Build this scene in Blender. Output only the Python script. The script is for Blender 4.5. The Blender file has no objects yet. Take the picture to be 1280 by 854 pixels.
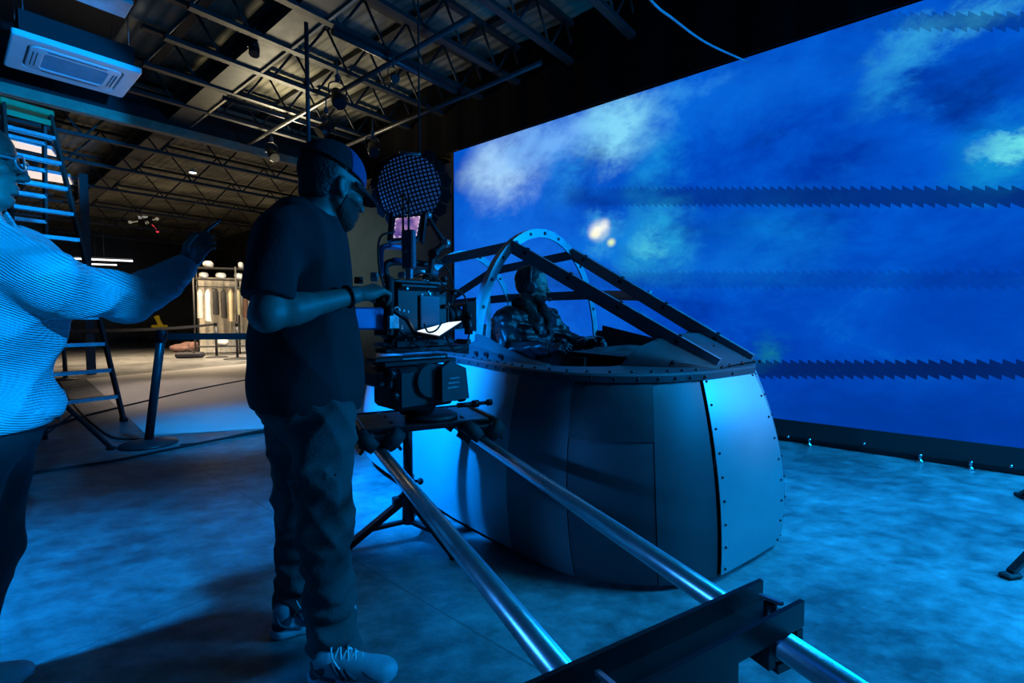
import bpy, bmesh, math, random
import numpy as np
from mathutils import Vector as V, Matrix, Quaternion
random.seed(7); np.random.seed(7)
C = bpy.context.scene.collection
PI = math.pi

# ------------------------------------------------------------------ camera model
CAM = V((0.0, 0.0, 1.21)); F = 600.0; PITCH = math.atan(30.0/600.0)
_fw = V((0, math.cos(PITCH), -math.sin(PITCH))); _up = V((0, math.sin(PITCH), math.cos(PITCH)))
def ray(px, py):
    return V((1, 0, 0))*((px-640)/F) + _up*(-(py-427)/F) + _fw
def W(px, py, y):                       # point on the pixel's ray at world depth y
    d = ray(px, py); return CAM + d*(y/d.y)
def H(px, py, h):                       # point on the pixel's ray at height h
    d = ray(px, py); return CAM + d*((h-CAM.z)/d.z)
A2 = V((-0.763, 0.646, 0)).normalized(); B2 = V((-A2.y*-1, -A2.x, 0)).normalized()
def AB(a, b, z=0.0):                    # room axes: a runs along the screen wall, b towards it
    return A2*a + B2*b + V((0, 0, z))

# ------------------------------------------------------------------ objects
ORIG = {}
def empty(name, loc, label, cat, group=None):
    o = bpy.data.objects.new(name, None); C.objects.link(o)
    o.empty_display_size = 0.05
    o.location = loc; ORIG[o.name] = V(loc)
    tag(o, label, cat, group); return o
def tag(o, label=None, cat=None, group=None, kind=None):
    if label: o['label'] = label
    if cat: o['category'] = cat
    if group: o['group'] = group
    if kind: o['kind'] = kind
    return o

class MB:
    """collects geometry in world coordinates"""
    def __init__(s): s.v = []; s.f = []; s.sm = []
    def add(s, verts, faces, smooth=False):
        b = len(s.v); s.v.extend([tuple(x) for x in verts])
        for f in faces: s.f.append(tuple(b+i for i in f)); s.sm.append(smooth)
        return s
    def box(s, c, size, R=None, bev=0.0):
        c = V(c); hx, hy, hz = [x/2 for x in size]
        R = R or Matrix.Identity(3)
        if bev > 0:
            b = min(bev, hx*.9, hy*.9, hz*.9); vs = []; idx = {}
            for sx in (-1, 1):
                for sy in (-1, 1):
                    for sz in (-1, 1):
                        for ax in range(3):
                            p = [sx*(hx-b), sy*(hy-b), sz*(hz-b)]
                            p[ax] = (sx*hx, sy*hy, sz*hz)[ax]
                            idx[(sx, sy, sz, ax)] = len(vs); vs.append(c + R @ V(p))
            fs = []
            for ax in range(3):
                o1, o2 = (ax+1) % 3, (ax+2) % 3
                for sg in (-1, 1):
                    q = []
                    for a, b_ in ((-1, -1), (1, -1), (1, 1), (-1, 1)):
                        t = [0, 0, 0]; t[ax] = sg; t[o1] = a; t[o2] = b_; q.append(idx[(*t, ax)])
                    fs.append(q if sg > 0 else q[::-1])
            for ax in range(3):
                o1, o2 = (ax+1) % 3, (ax+2) % 3
                for a in (-1, 1):
                    for b_ in (-1, 1):
                        t0 = [0, 0, 0]; t1 = [0, 0, 0]
                        t0[ax] = -1; t1[ax] = 1; t0[o1] = t1[o1] = a; t0[o2] = t1[o2] = b_
                        q = [idx[(*t0, o1)], idx[(*t1, o1)], idx[(*t1, o2)], idx[(*t0, o2)]]
                        fs.append(q if a*b_ > 0 else q[::-1])
            for sx in (-1, 1):
                for sy in (-1, 1):
                    for sz in (-1, 1):
                        q = [idx[(sx, sy, sz, k)] for k in range(3)]
                        fs.append(q if sx*sy*sz > 0 else q[::-1])
            return s.add(vs, fs)
        vs = [c + R @ V((x*hx, y*hy, z*hz)) for x in (-1, 1) for y in (-1, 1) for z in (-1, 1)]
        return s.add(vs, [(0, 1, 3, 2), (4, 6, 7, 5), (0, 4, 5, 1), (2, 3, 7, 6), (0, 2, 6, 4), (1, 5, 7, 3)])
    def beam(s, p0, p1, w, h, up=V((0, 0, 1)), bev=0.0):
        """rectangular bar from p0 to p1, w across, h along up"""
        p0, p1 = V(p0), V(p1); d = p1-p0; L = d.length; x = d.normalized()
        y = V(up).cross(x)
        if y.length < 1e-4: y = V((0, 1, 0)).cross(x)
        y.normalize(); z = x.cross(y)
        R = Matrix((x, y, z)).transposed()
        return s.box((p0+p1)/2, (L, w, h), R, bev)
    def cyl(s, p0, p1, r0, r1=None, n=16, cap=True, smooth=True):
        p0, p1 = V(p0), V(p1); r1 = r0 if r1 is None else r1
        return s.tube([p0, p1], [r0, r1], n, cap, smooth)
    def tube(s, path, r, n=12, cap=True, smooth=True, closed=False):
        path = [V(p) for p in path]; m = len(path)
        rs = r if isinstance(r, (list, tuple)) else [r]*m
        ts = []
        for i in range(m):
            if closed: t = path[(i+1) % m]-path[i-1]
            else: t = path[min(i+1, m-1)]-path[max(i-1, 0)]
            ts.append(t.normalized())
        u = V((0, 0, 1)) if abs(ts[0].z) < .9 else V((1, 0, 0))
        u = (u - ts[0]*u.dot(ts[0])).normalized()
        vs = []
        for i in range(m):
            if i:
                q = ts[i-1].rotation_difference(ts[i]); u = q @ u
                u = (u - ts[i]*u.dot(ts[i])).normalized()
            w = ts[i].cross(u)
            for k in range(n):
                a = 2*PI*k/n; vs.append(path[i] + (u*math.cos(a)+w*math.sin(a))*rs[i])
        fs = []
        for i in range(m if closed else m-1):
            j = (i+1) % m
            for k in range(n):
                k2 = (k+1) % n; fs.append((i*n+k, i*n+k2, j*n+k2, j*n+k))
        s.add(vs, fs, smooth)
        if cap and not closed:
            b = len(s.v)-len(vs)
            s.f.append(tuple(b+k for k in range(n))[::-1]); s.sm.append(False)
            s.f.append(tuple(b+(m-1)*n+k for k in range(n))); s.sm.append(False)
        return s
    def lathe(s, c, axis, prof, n=24, smooth=True, cap=True):
        """prof: list of (distance along axis, radius)"""
        c = V(c); ax = V(axis).normalized()
        return s.tube_prof([c+ax*t for t, _ in prof], [max(r, 1e-4) for _, r in prof], ax, n, smooth, cap)
    def tube_prof(s, pts, rs, ax, n, smooth, cap):
        u = V((0, 0, 1)) if abs(ax.z) < .9 else V((1, 0, 0))
        u = (u-ax*u.dot(ax)).normalized(); w = ax.cross(u); vs = []
        for p, r in zip(pts, rs):
            for k in range(n):
                a = 2*PI*k/n; vs.append(p+(u*math.cos(a)+w*math.sin(a))*r)
        fs = [(i*n+k, i*n+(k+1) % n, (i+1)*n+(k+1) % n, (i+1)*n+k) for i in range(len(pts)-1) for k in range(n)]
        b = len(s.v); s.add(vs, fs, smooth)
        if cap:
            s.f.append(tuple(b+k for k in range(n))[::-1]); s.sm.append(False)
            s.f.append(tuple(b+(len(pts)-1)*n+k for k in range(n))); s.sm.append(False)
        return s
    def ball(s, c, r, n=14, R=None):
        c = V(c); r = (r, r, r) if isinstance(r, (int, float)) else r; R = R or Matrix.Identity(3)
        vs = []; m = n//2+1
        for i in range(m+1):
            th = PI*i/m
            for k in range(n):
                ph = 2*PI*k/n
                vs.append(c+R @ V((r[0]*math.sin(th)*math.cos(ph), r[1]*math.sin(th)*math.sin(ph), r[2]*math.cos(th))))
        fs = [(i*n+k, (i+1)*n+k, (i+1)*n+(k+1) % n, i*n+(k+1) % n) for i in range(m) for k in range(n)]
        return s.add(vs, fs, True)
    def prism(s, poly, off):
        """polygon of 3-D points extruded by vector off"""
        n = len(poly); p = [V(q) for q in poly]; o = V(off)
        vs = p+[q+o for q in p]
        fs = [tuple(range(n))[::-1], tuple(range(n, 2*n))]+[(i, (i+1) % n, n+(i+1) % n, n+i) for i in range(n)]
        return s.add(vs, fs)
    def grid(s, rows, smooth=True, closed_u=False, thick=0.0):
        """rows: list of equally long lists of points"""
        m = len(rows); n = len(rows[0]); b = [V(p) for r in rows for p in r]
        fs = []
        for i in range(m-1):
            for k in range(n if closed_u else n-1):
                k2 = (k+1) % n; fs.append((i*n+k, i*n+k2, (i+1)*n+k2, (i+1)*n+k))
        return s.add(b, fs, smooth)

def link(o): C.objects.link(o); return o
def obj(name, mb, mat, parent=None, solid=0.0, bev=0.0, sub=0, origin=None, fixn=True, soff=-1):
    """ONE mesh object; parent is an Empty or a mesh made here; verts are world coordinates"""
    me = bpy.data.meshes.new(name)
    pts = mb.v
    if parent is not None: org = ORIG[parent.name]
    elif origin is not None: org = V(origin)
    else:
        a = np.array(pts); org = V(((a[:, 0].min()+a[:, 0].max())/2, (a[:, 1].min()+a[:, 1].max())/2, a[:, 2].min()))
    me.from_pydata([(p[0]-org.x, p[1]-org.y, p[2]-org.z) for p in pts], [], mb.f)
    me.polygons.foreach_set('use_smooth', mb.sm)
    if fixn and len(mb.f) < 60000:
        bm = bmesh.new(); bm.from_mesh(me); bmesh.ops.recalc_face_normals(bm, faces=bm.faces); bm.to_mesh(me); bm.free()
    me.materials.append(mat)
    o = link(bpy.data.objects.new(name, me))
    if parent is not None: o.parent = parent
    else: o.location = org
    ORIG[o.name] = org
    if solid:
        m = o.modifiers.new('Solidify', 'SOLIDIFY'); m.thickness = solid; m.offset = soff
        m = o.modifiers.new('EdgeSplit', 'EDGE_SPLIT'); m.split_angle = .6
    if bev:
        m = o.modifiers.new('Bevel', 'BEVEL'); m.width = bev; m.segments = 2; m.limit_method = 'ANGLE'; m.angle_limit = .6
    if sub:
        m = o.modifiers.new('Subdivision', 'SUBSURF'); m.levels = sub; m.render_levels = sub
    me.update(); return o
def rawobj(name, verts, faces, mat, parent=None, origin=None):
    """fast path for large numpy meshes"""
    me = bpy.data.meshes.new(name)
    org = ORIG[parent.name] if parent is not None else V(origin if origin is not None else (0, 0, 0))
    v = verts-np.array(org)[None]
    me.vertices.add(len(v)); me.vertices.foreach_set('co', v.astype(np.float32).ravel())
    me.loops.add(faces.size); me.loops.foreach_set('vertex_index', faces.astype(np.int32).ravel())
    me.polygons.add(len(faces)); me.polygons.foreach_set('loop_start', np.arange(0, faces.size, 4, dtype=np.int32))
    me.polygons.foreach_set('use_smooth', np.ones(len(faces), dtype=bool))
    me.update(calc_edges=True); me.validate(); me.materials.append(mat)
    o = link(bpy.data.objects.new(name, me))
    if parent is not None: o.parent = parent
    else: o.location = org
    ORIG[o.name] = org
    return o
def addgeo(o, mb, mat):
    """rivets, lettering and the like: more geometry in the part's own mesh, with its own material"""
    me = o.data; org = ORIG[o.name]; nv = len(me.vertices)
    vs = [v.co[:] for v in me.vertices]+[(p[0]-org.x, p[1]-org.y, p[2]-org.z) for p in mb.v]
    fs = [tuple(p.vertices) for p in me.polygons]+[tuple(nv+i for i in f) for f in mb.f]
    sm = [p.use_smooth for p in me.polygons]+mb.sm
    mi = [p.material_index for p in me.polygons]
    k = len(me.materials); mats = list(me.materials)
    m2 = bpy.data.meshes.new(me.name); m2.from_pydata(vs, [], fs)
    for m in mats: m2.materials.append(m)
    m2.materials.append(mat); mi += [k]*len(mb.f)
    m2.polygons.foreach_set('use_smooth', sm); m2.polygons.foreach_set('material_index', mi); m2.update()
    o.data = m2; bpy.data.meshes.remove(me); return o
def struct(name, mb, mat, **k):
    o = obj(name, mb, mat, **k); o['kind'] = 'structure'; return o
def copy_tree(o, parent=None, off=V((0, 0, 0))):
    c = o.copy(); C.objects.link(c)
    if parent is not None: c.parent = parent
    for ch in list(o.children): copy_tree(ch, c)
    return c

# ------------------------------------------------------------------ materials
def new_mat(name):
    m = bpy.data.materials.new(name); m.use_nodes = True
    nt = m.node_tree; b = nt.nodes['Principled BSDF']
    return m, nt, b
def mat(name, col, rough=.5, metal=0.0, var=.15, scale=8.0, bump=0.0, bscale=60.0, spec=None, rvar=.1, emit=None, estr=0.0, sheen=0):
    m, nt, b = new_mat(name); L = nt.links.new
    tc = nt.nodes.new('ShaderNodeTexCoord')
    n = nt.nodes.new('ShaderNodeTexNoise'); n.inputs['Scale'].default_value = scale; n.inputs['Detail'].default_value = 5
    L(tc.outputs['Object'], n.inputs['Vector'])
    r = nt.nodes.new('ShaderNodeValToRGB')
    r.color_ramp.elements[0].position = .3; r.color_ramp.elements[1].position = .7
    r.color_ramp.elements[0].color = (*[c*(1-var) for c in col], 1); r.color_ramp.elements[1].color = (*[min(1, c*(1+var)) for c in col], 1)
    L(n.outputs['Fac'], r.inputs['Fac']); L(r.outputs['Color'], b.inputs['Base Color'])
    mr = nt.nodes.new('ShaderNodeMapRange'); mr.inputs['To Min'].default_value = max(0.02, rough-rvar); mr.inputs['To Max'].default_value = min(1, rough+rvar)
    L(n.outputs['Fac'], mr.inputs['Value']); L(mr.outputs['Result'], b.inputs['Roughness'])
    b.inputs['Metallic'].default_value = metal
    if spec is not None: b.inputs['Specular IOR Level'].default_value = spec
    if bump:
        n2 = nt.nodes.new('ShaderNodeTexNoise'); n2.inputs['Scale'].default_value = bscale; n2.inputs['Detail'].default_value = 4
        L(tc.outputs['Object'], n2.inputs['Vector'])
        bp = nt.nodes.new('ShaderNodeBump'); bp.inputs['Strength'].default_value = bump; bp.inputs['Distance'].default_value = .01
        L(n2.outputs['Fac'], bp.inputs['Height']); L(bp.outputs['Normal'], b.inputs['Normal'])
    if emit:
        b.inputs['Emission Color'].default_value = (*emit, 1); b.inputs['Emission Strength'].default_value = estr
    return m
def lin(r, g, b):
    f = lambda c: (c/255/12.92) if c/255 <= .04045 else ((c/255+.055)/1.055)**2.4
    return (f(r), f(g), f(b))

# ------------------------------------------------------------------ signed distance modelling (organic shapes)
class SDF:
    def __init__(s, lo, hi, res):
        s.lo = np.array(lo, float); s.res = res
        s.n = np.ceil((np.array(hi, float)-s.lo)/res).astype(int)+1
        s.ax = [s.lo[i]+np.arange(s.n[i])*res for i in range(3)]
        s.d = np.full(s.n, 1.0, np.float32)
    def blk(s, lo, hi, pad):
        sl = []
        for i in range(3):
            a = int(max(0, math.floor((lo[i]-pad-s.lo[i])/s.res))); b = int(min(s.n[i], math.ceil((hi[i]+pad-s.lo[i])/s.res)+1))
            if b <= a: return None
            sl.append(slice(a, b))
        X = s.ax[0][sl[0]][:, None, None]; Y = s.ax[1][sl[1]][None, :, None]; Z = s.ax[2][sl[2]][None, None, :]
        return tuple(sl), X, Y, Z
    def _u(s, sl, e, k):
        d = s.d[sl]
        if k > 0:
            h = np.clip(.5+.5*(d-e)/k, 0, 1); s.d[sl] = d*(1-h)+e*h-k*h*(1-h)
        else: s.d[sl] = np.minimum(d, e)
    def _s(s, sl, e, k):
        d = s.d[sl]; e = -e
        if k > 0:
            h = np.clip(.5-.5*(d-e)/k, 0, 1); s.d[sl] = d*(1-h)+e*h+k*h*(1-h)
        else: s.d[sl] = np.maximum(d, e)
    def cap(s, a, b, ra, rb=None, k=.02, cut=False, flat=None):
        """tapered capsule; flat=(dir, factor): squash across dir"""
        rb = ra if rb is None else rb
        a = np.array(a, float); b = np.array(b, float); rm = max(ra, rb)
        if flat is not None: rm *= max(1, 1/flat[1])
        q = s.blk(np.minimum(a, b)-rm, np.maximum(a, b)+rm, k+2*s.res+.02)
        if q is None: return s
        sl, X, Y, Z = q; ba = b-a; L2 = max(1e-9, ba@ba)
        px, py, pz = X-a[0], Y-a[1], Z-a[2]
        t = np.clip((px*ba[0]+py*ba[1]+pz*ba[2])/L2, 0, 1)
        dx, dy, dz = px-t*ba[0], py-t*ba[1], pz-t*ba[2]
        if flat is not None:
            f = np.array(flat[0], float); f /= np.linalg.norm(f); c = (dx*f[0]+dy*f[1]+dz*f[2])*(flat[1]-1)
            dx, dy, dz = dx+c*f[0], dy+c*f[1], dz+c*f[2]
        e = np.sqrt(dx*dx+dy*dy+dz*dz)-(ra+(rb-ra)*t)
        (s._s if cut else s._u)(sl, e.astype(np.float32), k); return s
    def ell(s, c, r, R=None, k=.02, cut=False):
        c = np.array(c, float); r = np.array(r if not isinstance(r, (int, float)) else (r, r, r), float)
        m = r.max(); q = s.blk(c-m, c+m, k+2*s.res+.02)
        if q is None: return s
        sl, X, Y, Z = q; p = [X-c[0], Y-c[1], Z-c[2]]
        if R is not None:
            M = np.array(R)   # columns = local axes
            p = [p[0]*M[0, i]+p[1]*M[1, i]+p[2]*M[2, i] for i in range(3)]
        k0 = np.sqrt(sum((p[i]/r[i])**2 for i in range(3))); k1 = np.sqrt(sum((p[i]/r[i]**2)**2 for i in range(3)))
        e = k0*(k0-1)/np.maximum(k1, 1e-6)
        (s._s if cut else s._u)(sl, e.astype(np.float32), k); return s
    def half(s, p, n, k=0.0, box=None):
        """remove everything on the side n points to"""
        n = np.array(n, float); n /= np.linalg.norm(n); p = np.array(p, float)
        if box is None: sl = (slice(None),)*3; X = s.ax[0][:, None, None]; Y = s.ax[1][None, :, None]; Z = s.ax[2][None, None, :]
        else:
            q = s.blk(np.array(box[0]), np.array(box[1]), 0)
            if q is None: return s
            sl, X, Y, Z = q
        e = ((X-p[0])*n[0]+(Y-p[1])*n[1]+(Z-p[2])*n[2]).astype(np.float32)
        d = s.d[sl]
        if k > 0:
            h = np.clip(.5-.5*(d-e)/k, 0, 1); s.d[sl] = d*(1-h)+e*h+k*h*(1-h)
        else: s.d[sl] = np.maximum(d, e)
        return s
    def disp(s, fn):
        X = s.ax[0][:, None, None]; Y = s.ax[1][None, :, None]; Z = s.ax[2][None, None, :]
        s.d += fn(X, Y, Z).astype(np.float32); return s
    def mesh(s):
        d = s.d; d[0] = 1; d[-1] = 1; d[:, 0] = 1; d[:, -1] = 1; d[:, :, 0] = 1; d[:, :, -1] = 1
        ins = d < 0
        n = np.array(d.shape)-1
        cnt = np.zeros(n, np.int8)
        for i in (0, 1):
            for j in (0, 1):
                for k in (0, 1): cnt += ins[i:n[0]+i, j:n[1]+j, k:n[2]+k]
        act = np.argwhere((cnt > 0) & (cnt < 8))
        idx = np.full(n, -1, np.int32); idx[tuple(act.T)] = np.arange(len(act))
        pos = np.zeros((len(act), 3)); w = np.zeros(len(act))
        cs = [(i, j, k) for i in (0, 1) for j in (0, 1) for k in (0, 1)]
        val = {c: d[act[:, 0]+c[0], act[:, 1]+c[1], act[:, 2]+c[2]] for c in cs}
        for c in cs:
            for ax in range(3):
                if c[ax] == 0:
                    e = list(c); e[ax] = 1; e = tuple(e); va, vb = val[c], val[e]
                    m = (va < 0) != (vb < 0); t = np.where(m, va/np.where(va == vb, 1, va-vb), 0)
                    p = np.tile(np.array(c, float), (len(act), 1)); p[:, ax] += t
                    pos += p*m[:, None]; w += m
        pos = (act+pos/np.maximum(w, 1)[:, None])*s.res+s.lo
        F_ = []
        for ax in range(3):
            o1, o2 = (ax+1) % 3, (ax+2) % 3
            a = [slice(None)]*3; b = [slice(None)]*3; a[ax] = slice(0, -1); b[ax] = slice(1, None)
            m = ins[tuple(a)] != ins[tuple(b)]; e = np.argwhere(m)
            e = e[(e[:, o1] > 0) & (e[:, o2] > 0) & (e[:, o1] < n[o1]) & (e[:, o2] < n[o2])]
            def cell(d1, d2):
                q = e.copy(); q[:, o1] += d1; q[:, o2] += d2; return idx[tuple(q.T)]
            q = np.stack([cell(-1, -1), cell(0, -1), cell(0, 0), cell(-1, 0)], 1)
            flip = ~ins[tuple(e.T)]
            q[flip] = q[flip][:, ::-1]; F_.append(q)
        f = np.concatenate(F_); f = f[(f >= 0).all(1)]
        return pos, f
    def obj(s, name, m, parent=None, origin=None, M=None, smooth=1):
        v, f = s.mesh()
        for _ in range(smooth):                           # light relaxation
            acc = np.zeros_like(v); c = np.zeros(len(v))
            for i in range(4):
                a, b = f[:, i], f[:, (i+1) % 4]
                np.add.at(acc, a, v[b]); np.add.at(c, a, 1); np.add.at(acc, b, v[a]); np.add.at(c, b, 1)
            v = v*.5+.5*acc/np.maximum(c, 1)[:, None]
        if M is not None:
            Mn = np.array(M); v = v @ Mn[:3, :3].T+Mn[:3, 3]
        return rawobj(name, v, f, m, parent, origin)
def frame(fwd, up=V((0, 0, 1))):
    x = V(fwd).normalized(); y = V(up).cross(x).normalized(); z = x.cross(y)
    return Matrix((x, y, z)).transposed()
def M4(R, t): return Matrix.Translation(V(t)) @ R.to_4x4()
def crom(pts, n=8, closed=False):
    """Catmull-Rom through points"""
    P = [V(p) for p in pts]; m = len(P); out = []
    for i in range(m if closed else m-1):
        p0 = P[i-1] if (i > 0 or closed) else P[0]*2-P[1]
        p1 = P[i]; p2 = P[(i+1) % m]; p3 = P[(i+2) % m] if (i+2 < m or closed) else P[-1]*2-P[-2]
        for k in range(n):
            t = k/n
            out.append(.5*((2*p1)+(p2-p0)*t+(2*p0-5*p1+4*p2-p3)*t*t+(3*p1-p0-3*p2+p3)*t**3))
    if not closed: out.append(P[-1])
    return out
# ================================================================== SETTING
SC0 = V((3.87, 3.63, 0))                       # floor point under the screen at the frame's right edge
BS = SC0.dot(B2)                               # distance of the screen plane along B
AS0 = SC0.dot(A2)
CEIL = 4.95
# --- floor: polished concrete
def floor_mat():
    m, nt, b = new_mat('polished_concrete'); L = nt.links.new; N = nt.nodes.new
    tc = N('ShaderNodeTexCoord')
    n1 = N('ShaderNodeTexNoise'); n1.inputs['Scale'].default_value = .9; n1.inputs['Detail'].default_value = 8; n1.inputs['Roughness'].default_value = .65
    n2 = N('ShaderNodeTexNoise'); n2.inputs['Scale'].default_value = 6; n2.inputs['Detail'].default_value = 8; n2.inputs['Roughness'].default_value = .7
    mp = N('ShaderNodeMapping'); mp.inputs['Rotation'].default_value = (0, 0, 2.44); mp.inputs['Scale'].default_value = (1, 1.5, 1)
    L(tc.outputs['Object'], mp.inputs['Vector']); L(mp.outputs['Vector'], n2.inputs['Vector']); L(tc.outputs['Object'], n1.inputs['Vector'])
    mx = N('ShaderNodeMath'); mx.operation = 'MULTIPLY'; L(n1.outputs['Fac'], mx.inputs[0]); L(n2.outputs['Fac'], mx.inputs[1])
    r = N('ShaderNodeValToRGB'); e = r.color_ramp.elements
    e[0].position = .16; e[0].color = (.085, .085, .088, 1); e[1].position = .38; e[1].color = (.34, .34, .34, 1)
    L(mx.outputs[0], r.inputs['Fac'])
    # saw cut joints
    mp2 = N('ShaderNodeMapping'); mp2.inputs['Rotation'].default_value = (0, 0, -math.atan2(A2.y, A2.x)); L(tc.outputs['Object'], mp2.inputs['Vector'])
    sp = N('ShaderNodeSeparateXYZ'); L(mp2.outputs['Vector'], sp.inputs[0])
    facs = []
    for out, per, off in (('X', 3.2, .9), ('Y', 3.2, 1.28)):
        a = N('ShaderNodeMath'); a.operation = 'ADD'; a.inputs[1].default_value = off+100*per; L(sp.outputs[out], a.inputs[0])
        q = N('ShaderNodeMath'); q.operation = 'MODULO'; q.inputs[1].default_value = per; L(a.outputs[0], q.inputs[0])
        c = N('ShaderNodeMath'); c.operation = 'LESS_THAN'; c.inputs[1].default_value = .009; L(q.outputs[0], c.inputs[0]); facs.append(c)
    mxx = N('ShaderNodeMath'); mxx.operation = 'MAXIMUM'; L(facs[0].outputs[0], mxx.inputs[0]); L(facs[1].outputs[0], mxx.inputs[1])
    sc = N('ShaderNodeMath'); sc.operation = 'MULTIPLY'; sc.inputs[1].default_value = .55; L(mxx.outputs[0], sc.inputs[0])
    mix = N('ShaderNodeMix'); mix.data_type = 'RGBA'; mix.inputs['B'].default_value = (.06, .06, .065, 1)
    L(sc.outputs[0], mix.inputs['Factor']); L(r.outputs['Color'], mix.inputs['A']); L(mix.outputs['Result'], b.inputs['Base Color'])
    mr = N('ShaderNodeMapRange'); mr.inputs['To Min'].default_value = .2; mr.inputs['To Max'].default_value = .55
    L(n2.outputs['Fac'], mr.inputs['Value']); L(mr.outputs['Result'], b.inputs['Roughness'])
    n3 = N('ShaderNodeTexNoise'); n3.inputs['Scale'].default_value = 40; n3.inputs['Detail'].default_value = 6; L(tc.outputs['Object'], n3.inputs['Vector'])
    bp = N('ShaderNodeBump'); bp.inputs['Strength'].default_value = .12; bp.inputs['Distance'].default_value = .01
    L(n3.outputs['Fac'], bp.inputs['Height']); L(bp.outputs['Normal'], b.inputs['Normal'])
    return m
M_floor = floor_mat()
fl = MB(); c0 = [AB(-6, -5), AB(28, -5), AB(28, 9), AB(-6, 9)]
fl.prism([p-V((0, 0, .2)) for p in c0], (0, 0, .2)); struct('floor', fl, M_floor, origin=(0, 0, 0))

M_blackdeck = mat('black_painted_deck', (.012, .012, .014), .9)
M_black = mat('black_paint', (.012, .012, .014), .55)
M_drape = mat('black_drape', (.005, .005, .006), 1.0, bump=.2, bscale=20, spec=.1)
M_greywall = mat('grey_wall_paint', (.20, .20, .195), .85, var=.12, scale=2.5)
M_darkwall = mat('dark_hall_wall', (.05, .048, .045), .9, var=.3, scale=1.2)
def deck_mat():
    m, nt, b = new_mat('corrugated_deck'); L = nt.links.new; N = nt.nodes.new
    tc = N('ShaderNodeTexCoord'); n = N('ShaderNodeTexNoise'); n.inputs['Scale'].default_value = 1.1; n.inputs['Detail'].default_value = 6
    L(tc.outputs['Object'], n.inputs['Vector']); r = N('ShaderNodeValToRGB'); e = r.color_ramp.elements
    e[0].position = .32; e[0].color = (.10, .095, .07, 1); e[1].position = .68; e[1].color = (.32, .30, .22, 1)
    L(n.outputs['Fac'], r.inputs['Fac']); L(r.outputs['Color'], b.inputs['Base Color']); b.inputs['Roughness'].default_value = .8
    mp = N('ShaderNodeMapping'); mp.inputs['Rotation'].default_value = (0, 0, -math.atan2(A2.y, A2.x)); L(tc.outputs['Object'], mp.inputs['Vector'])
    w = N('ShaderNodeTexWave'); w.inputs['Scale'].default_value = 2.2; w.inputs['Distortion'].default_value = .6; w.bands_direction = 'Y'; L(mp.outputs['Vector'], w.inputs['Vector'])
    bp = N('ShaderNodeBump'); bp.inputs['Strength'].default_value = .8; bp.inputs['Distance'].default_value = .04
    L(w.outputs['Fac'], bp.inputs['Height']); L(bp.outputs['Normal'], b.inputs['Normal']); return m
M_deck = deck_mat()
def abbox(mb, a0, a1, b0, b1, z0, z1):
    return mb.prism([AB(a0, b0, z0), AB(a1, b0, z0), AB(a1, b1, z0), AB(a0, b1, z0)], (0, 0, z1-z0))
struct('ceiling', abbox(MB(), -6, 28, 1.62, 9, CEIL, CEIL+.15), M_deck, origin=(0, 0, CEIL))
struct('ceiling_black', abbox(MB(), -6, 28, -5, 1.62, CEIL, CEIL+.15), M_blackdeck, origin=(0, 0, CEIL))
struct('wall_back', abbox(MB(), 27.8, 28, -5, 9, 0, CEIL), M_darkwall)
struct('wall_right', abbox(MB(), -6, 28, 8.6, 8.8, 0, CEIL), M_darkwall)
struct('wall_left', abbox(MB(), -6, 28, -5, -4.8, 0, CEIL), M_darkwall)
struct('wall_front', abbox(MB(), -6, -5.8, -5, 9, 0, CEIL), M_darkwall)
# grey partition running on from the end of the screen
LEND = AS0+6.27
struct('wall_partition', abbox(MB(), LEND+.2, LEND+4.3, BS+.38, BS+.5, 0, 3.84), M_greywall)

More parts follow.
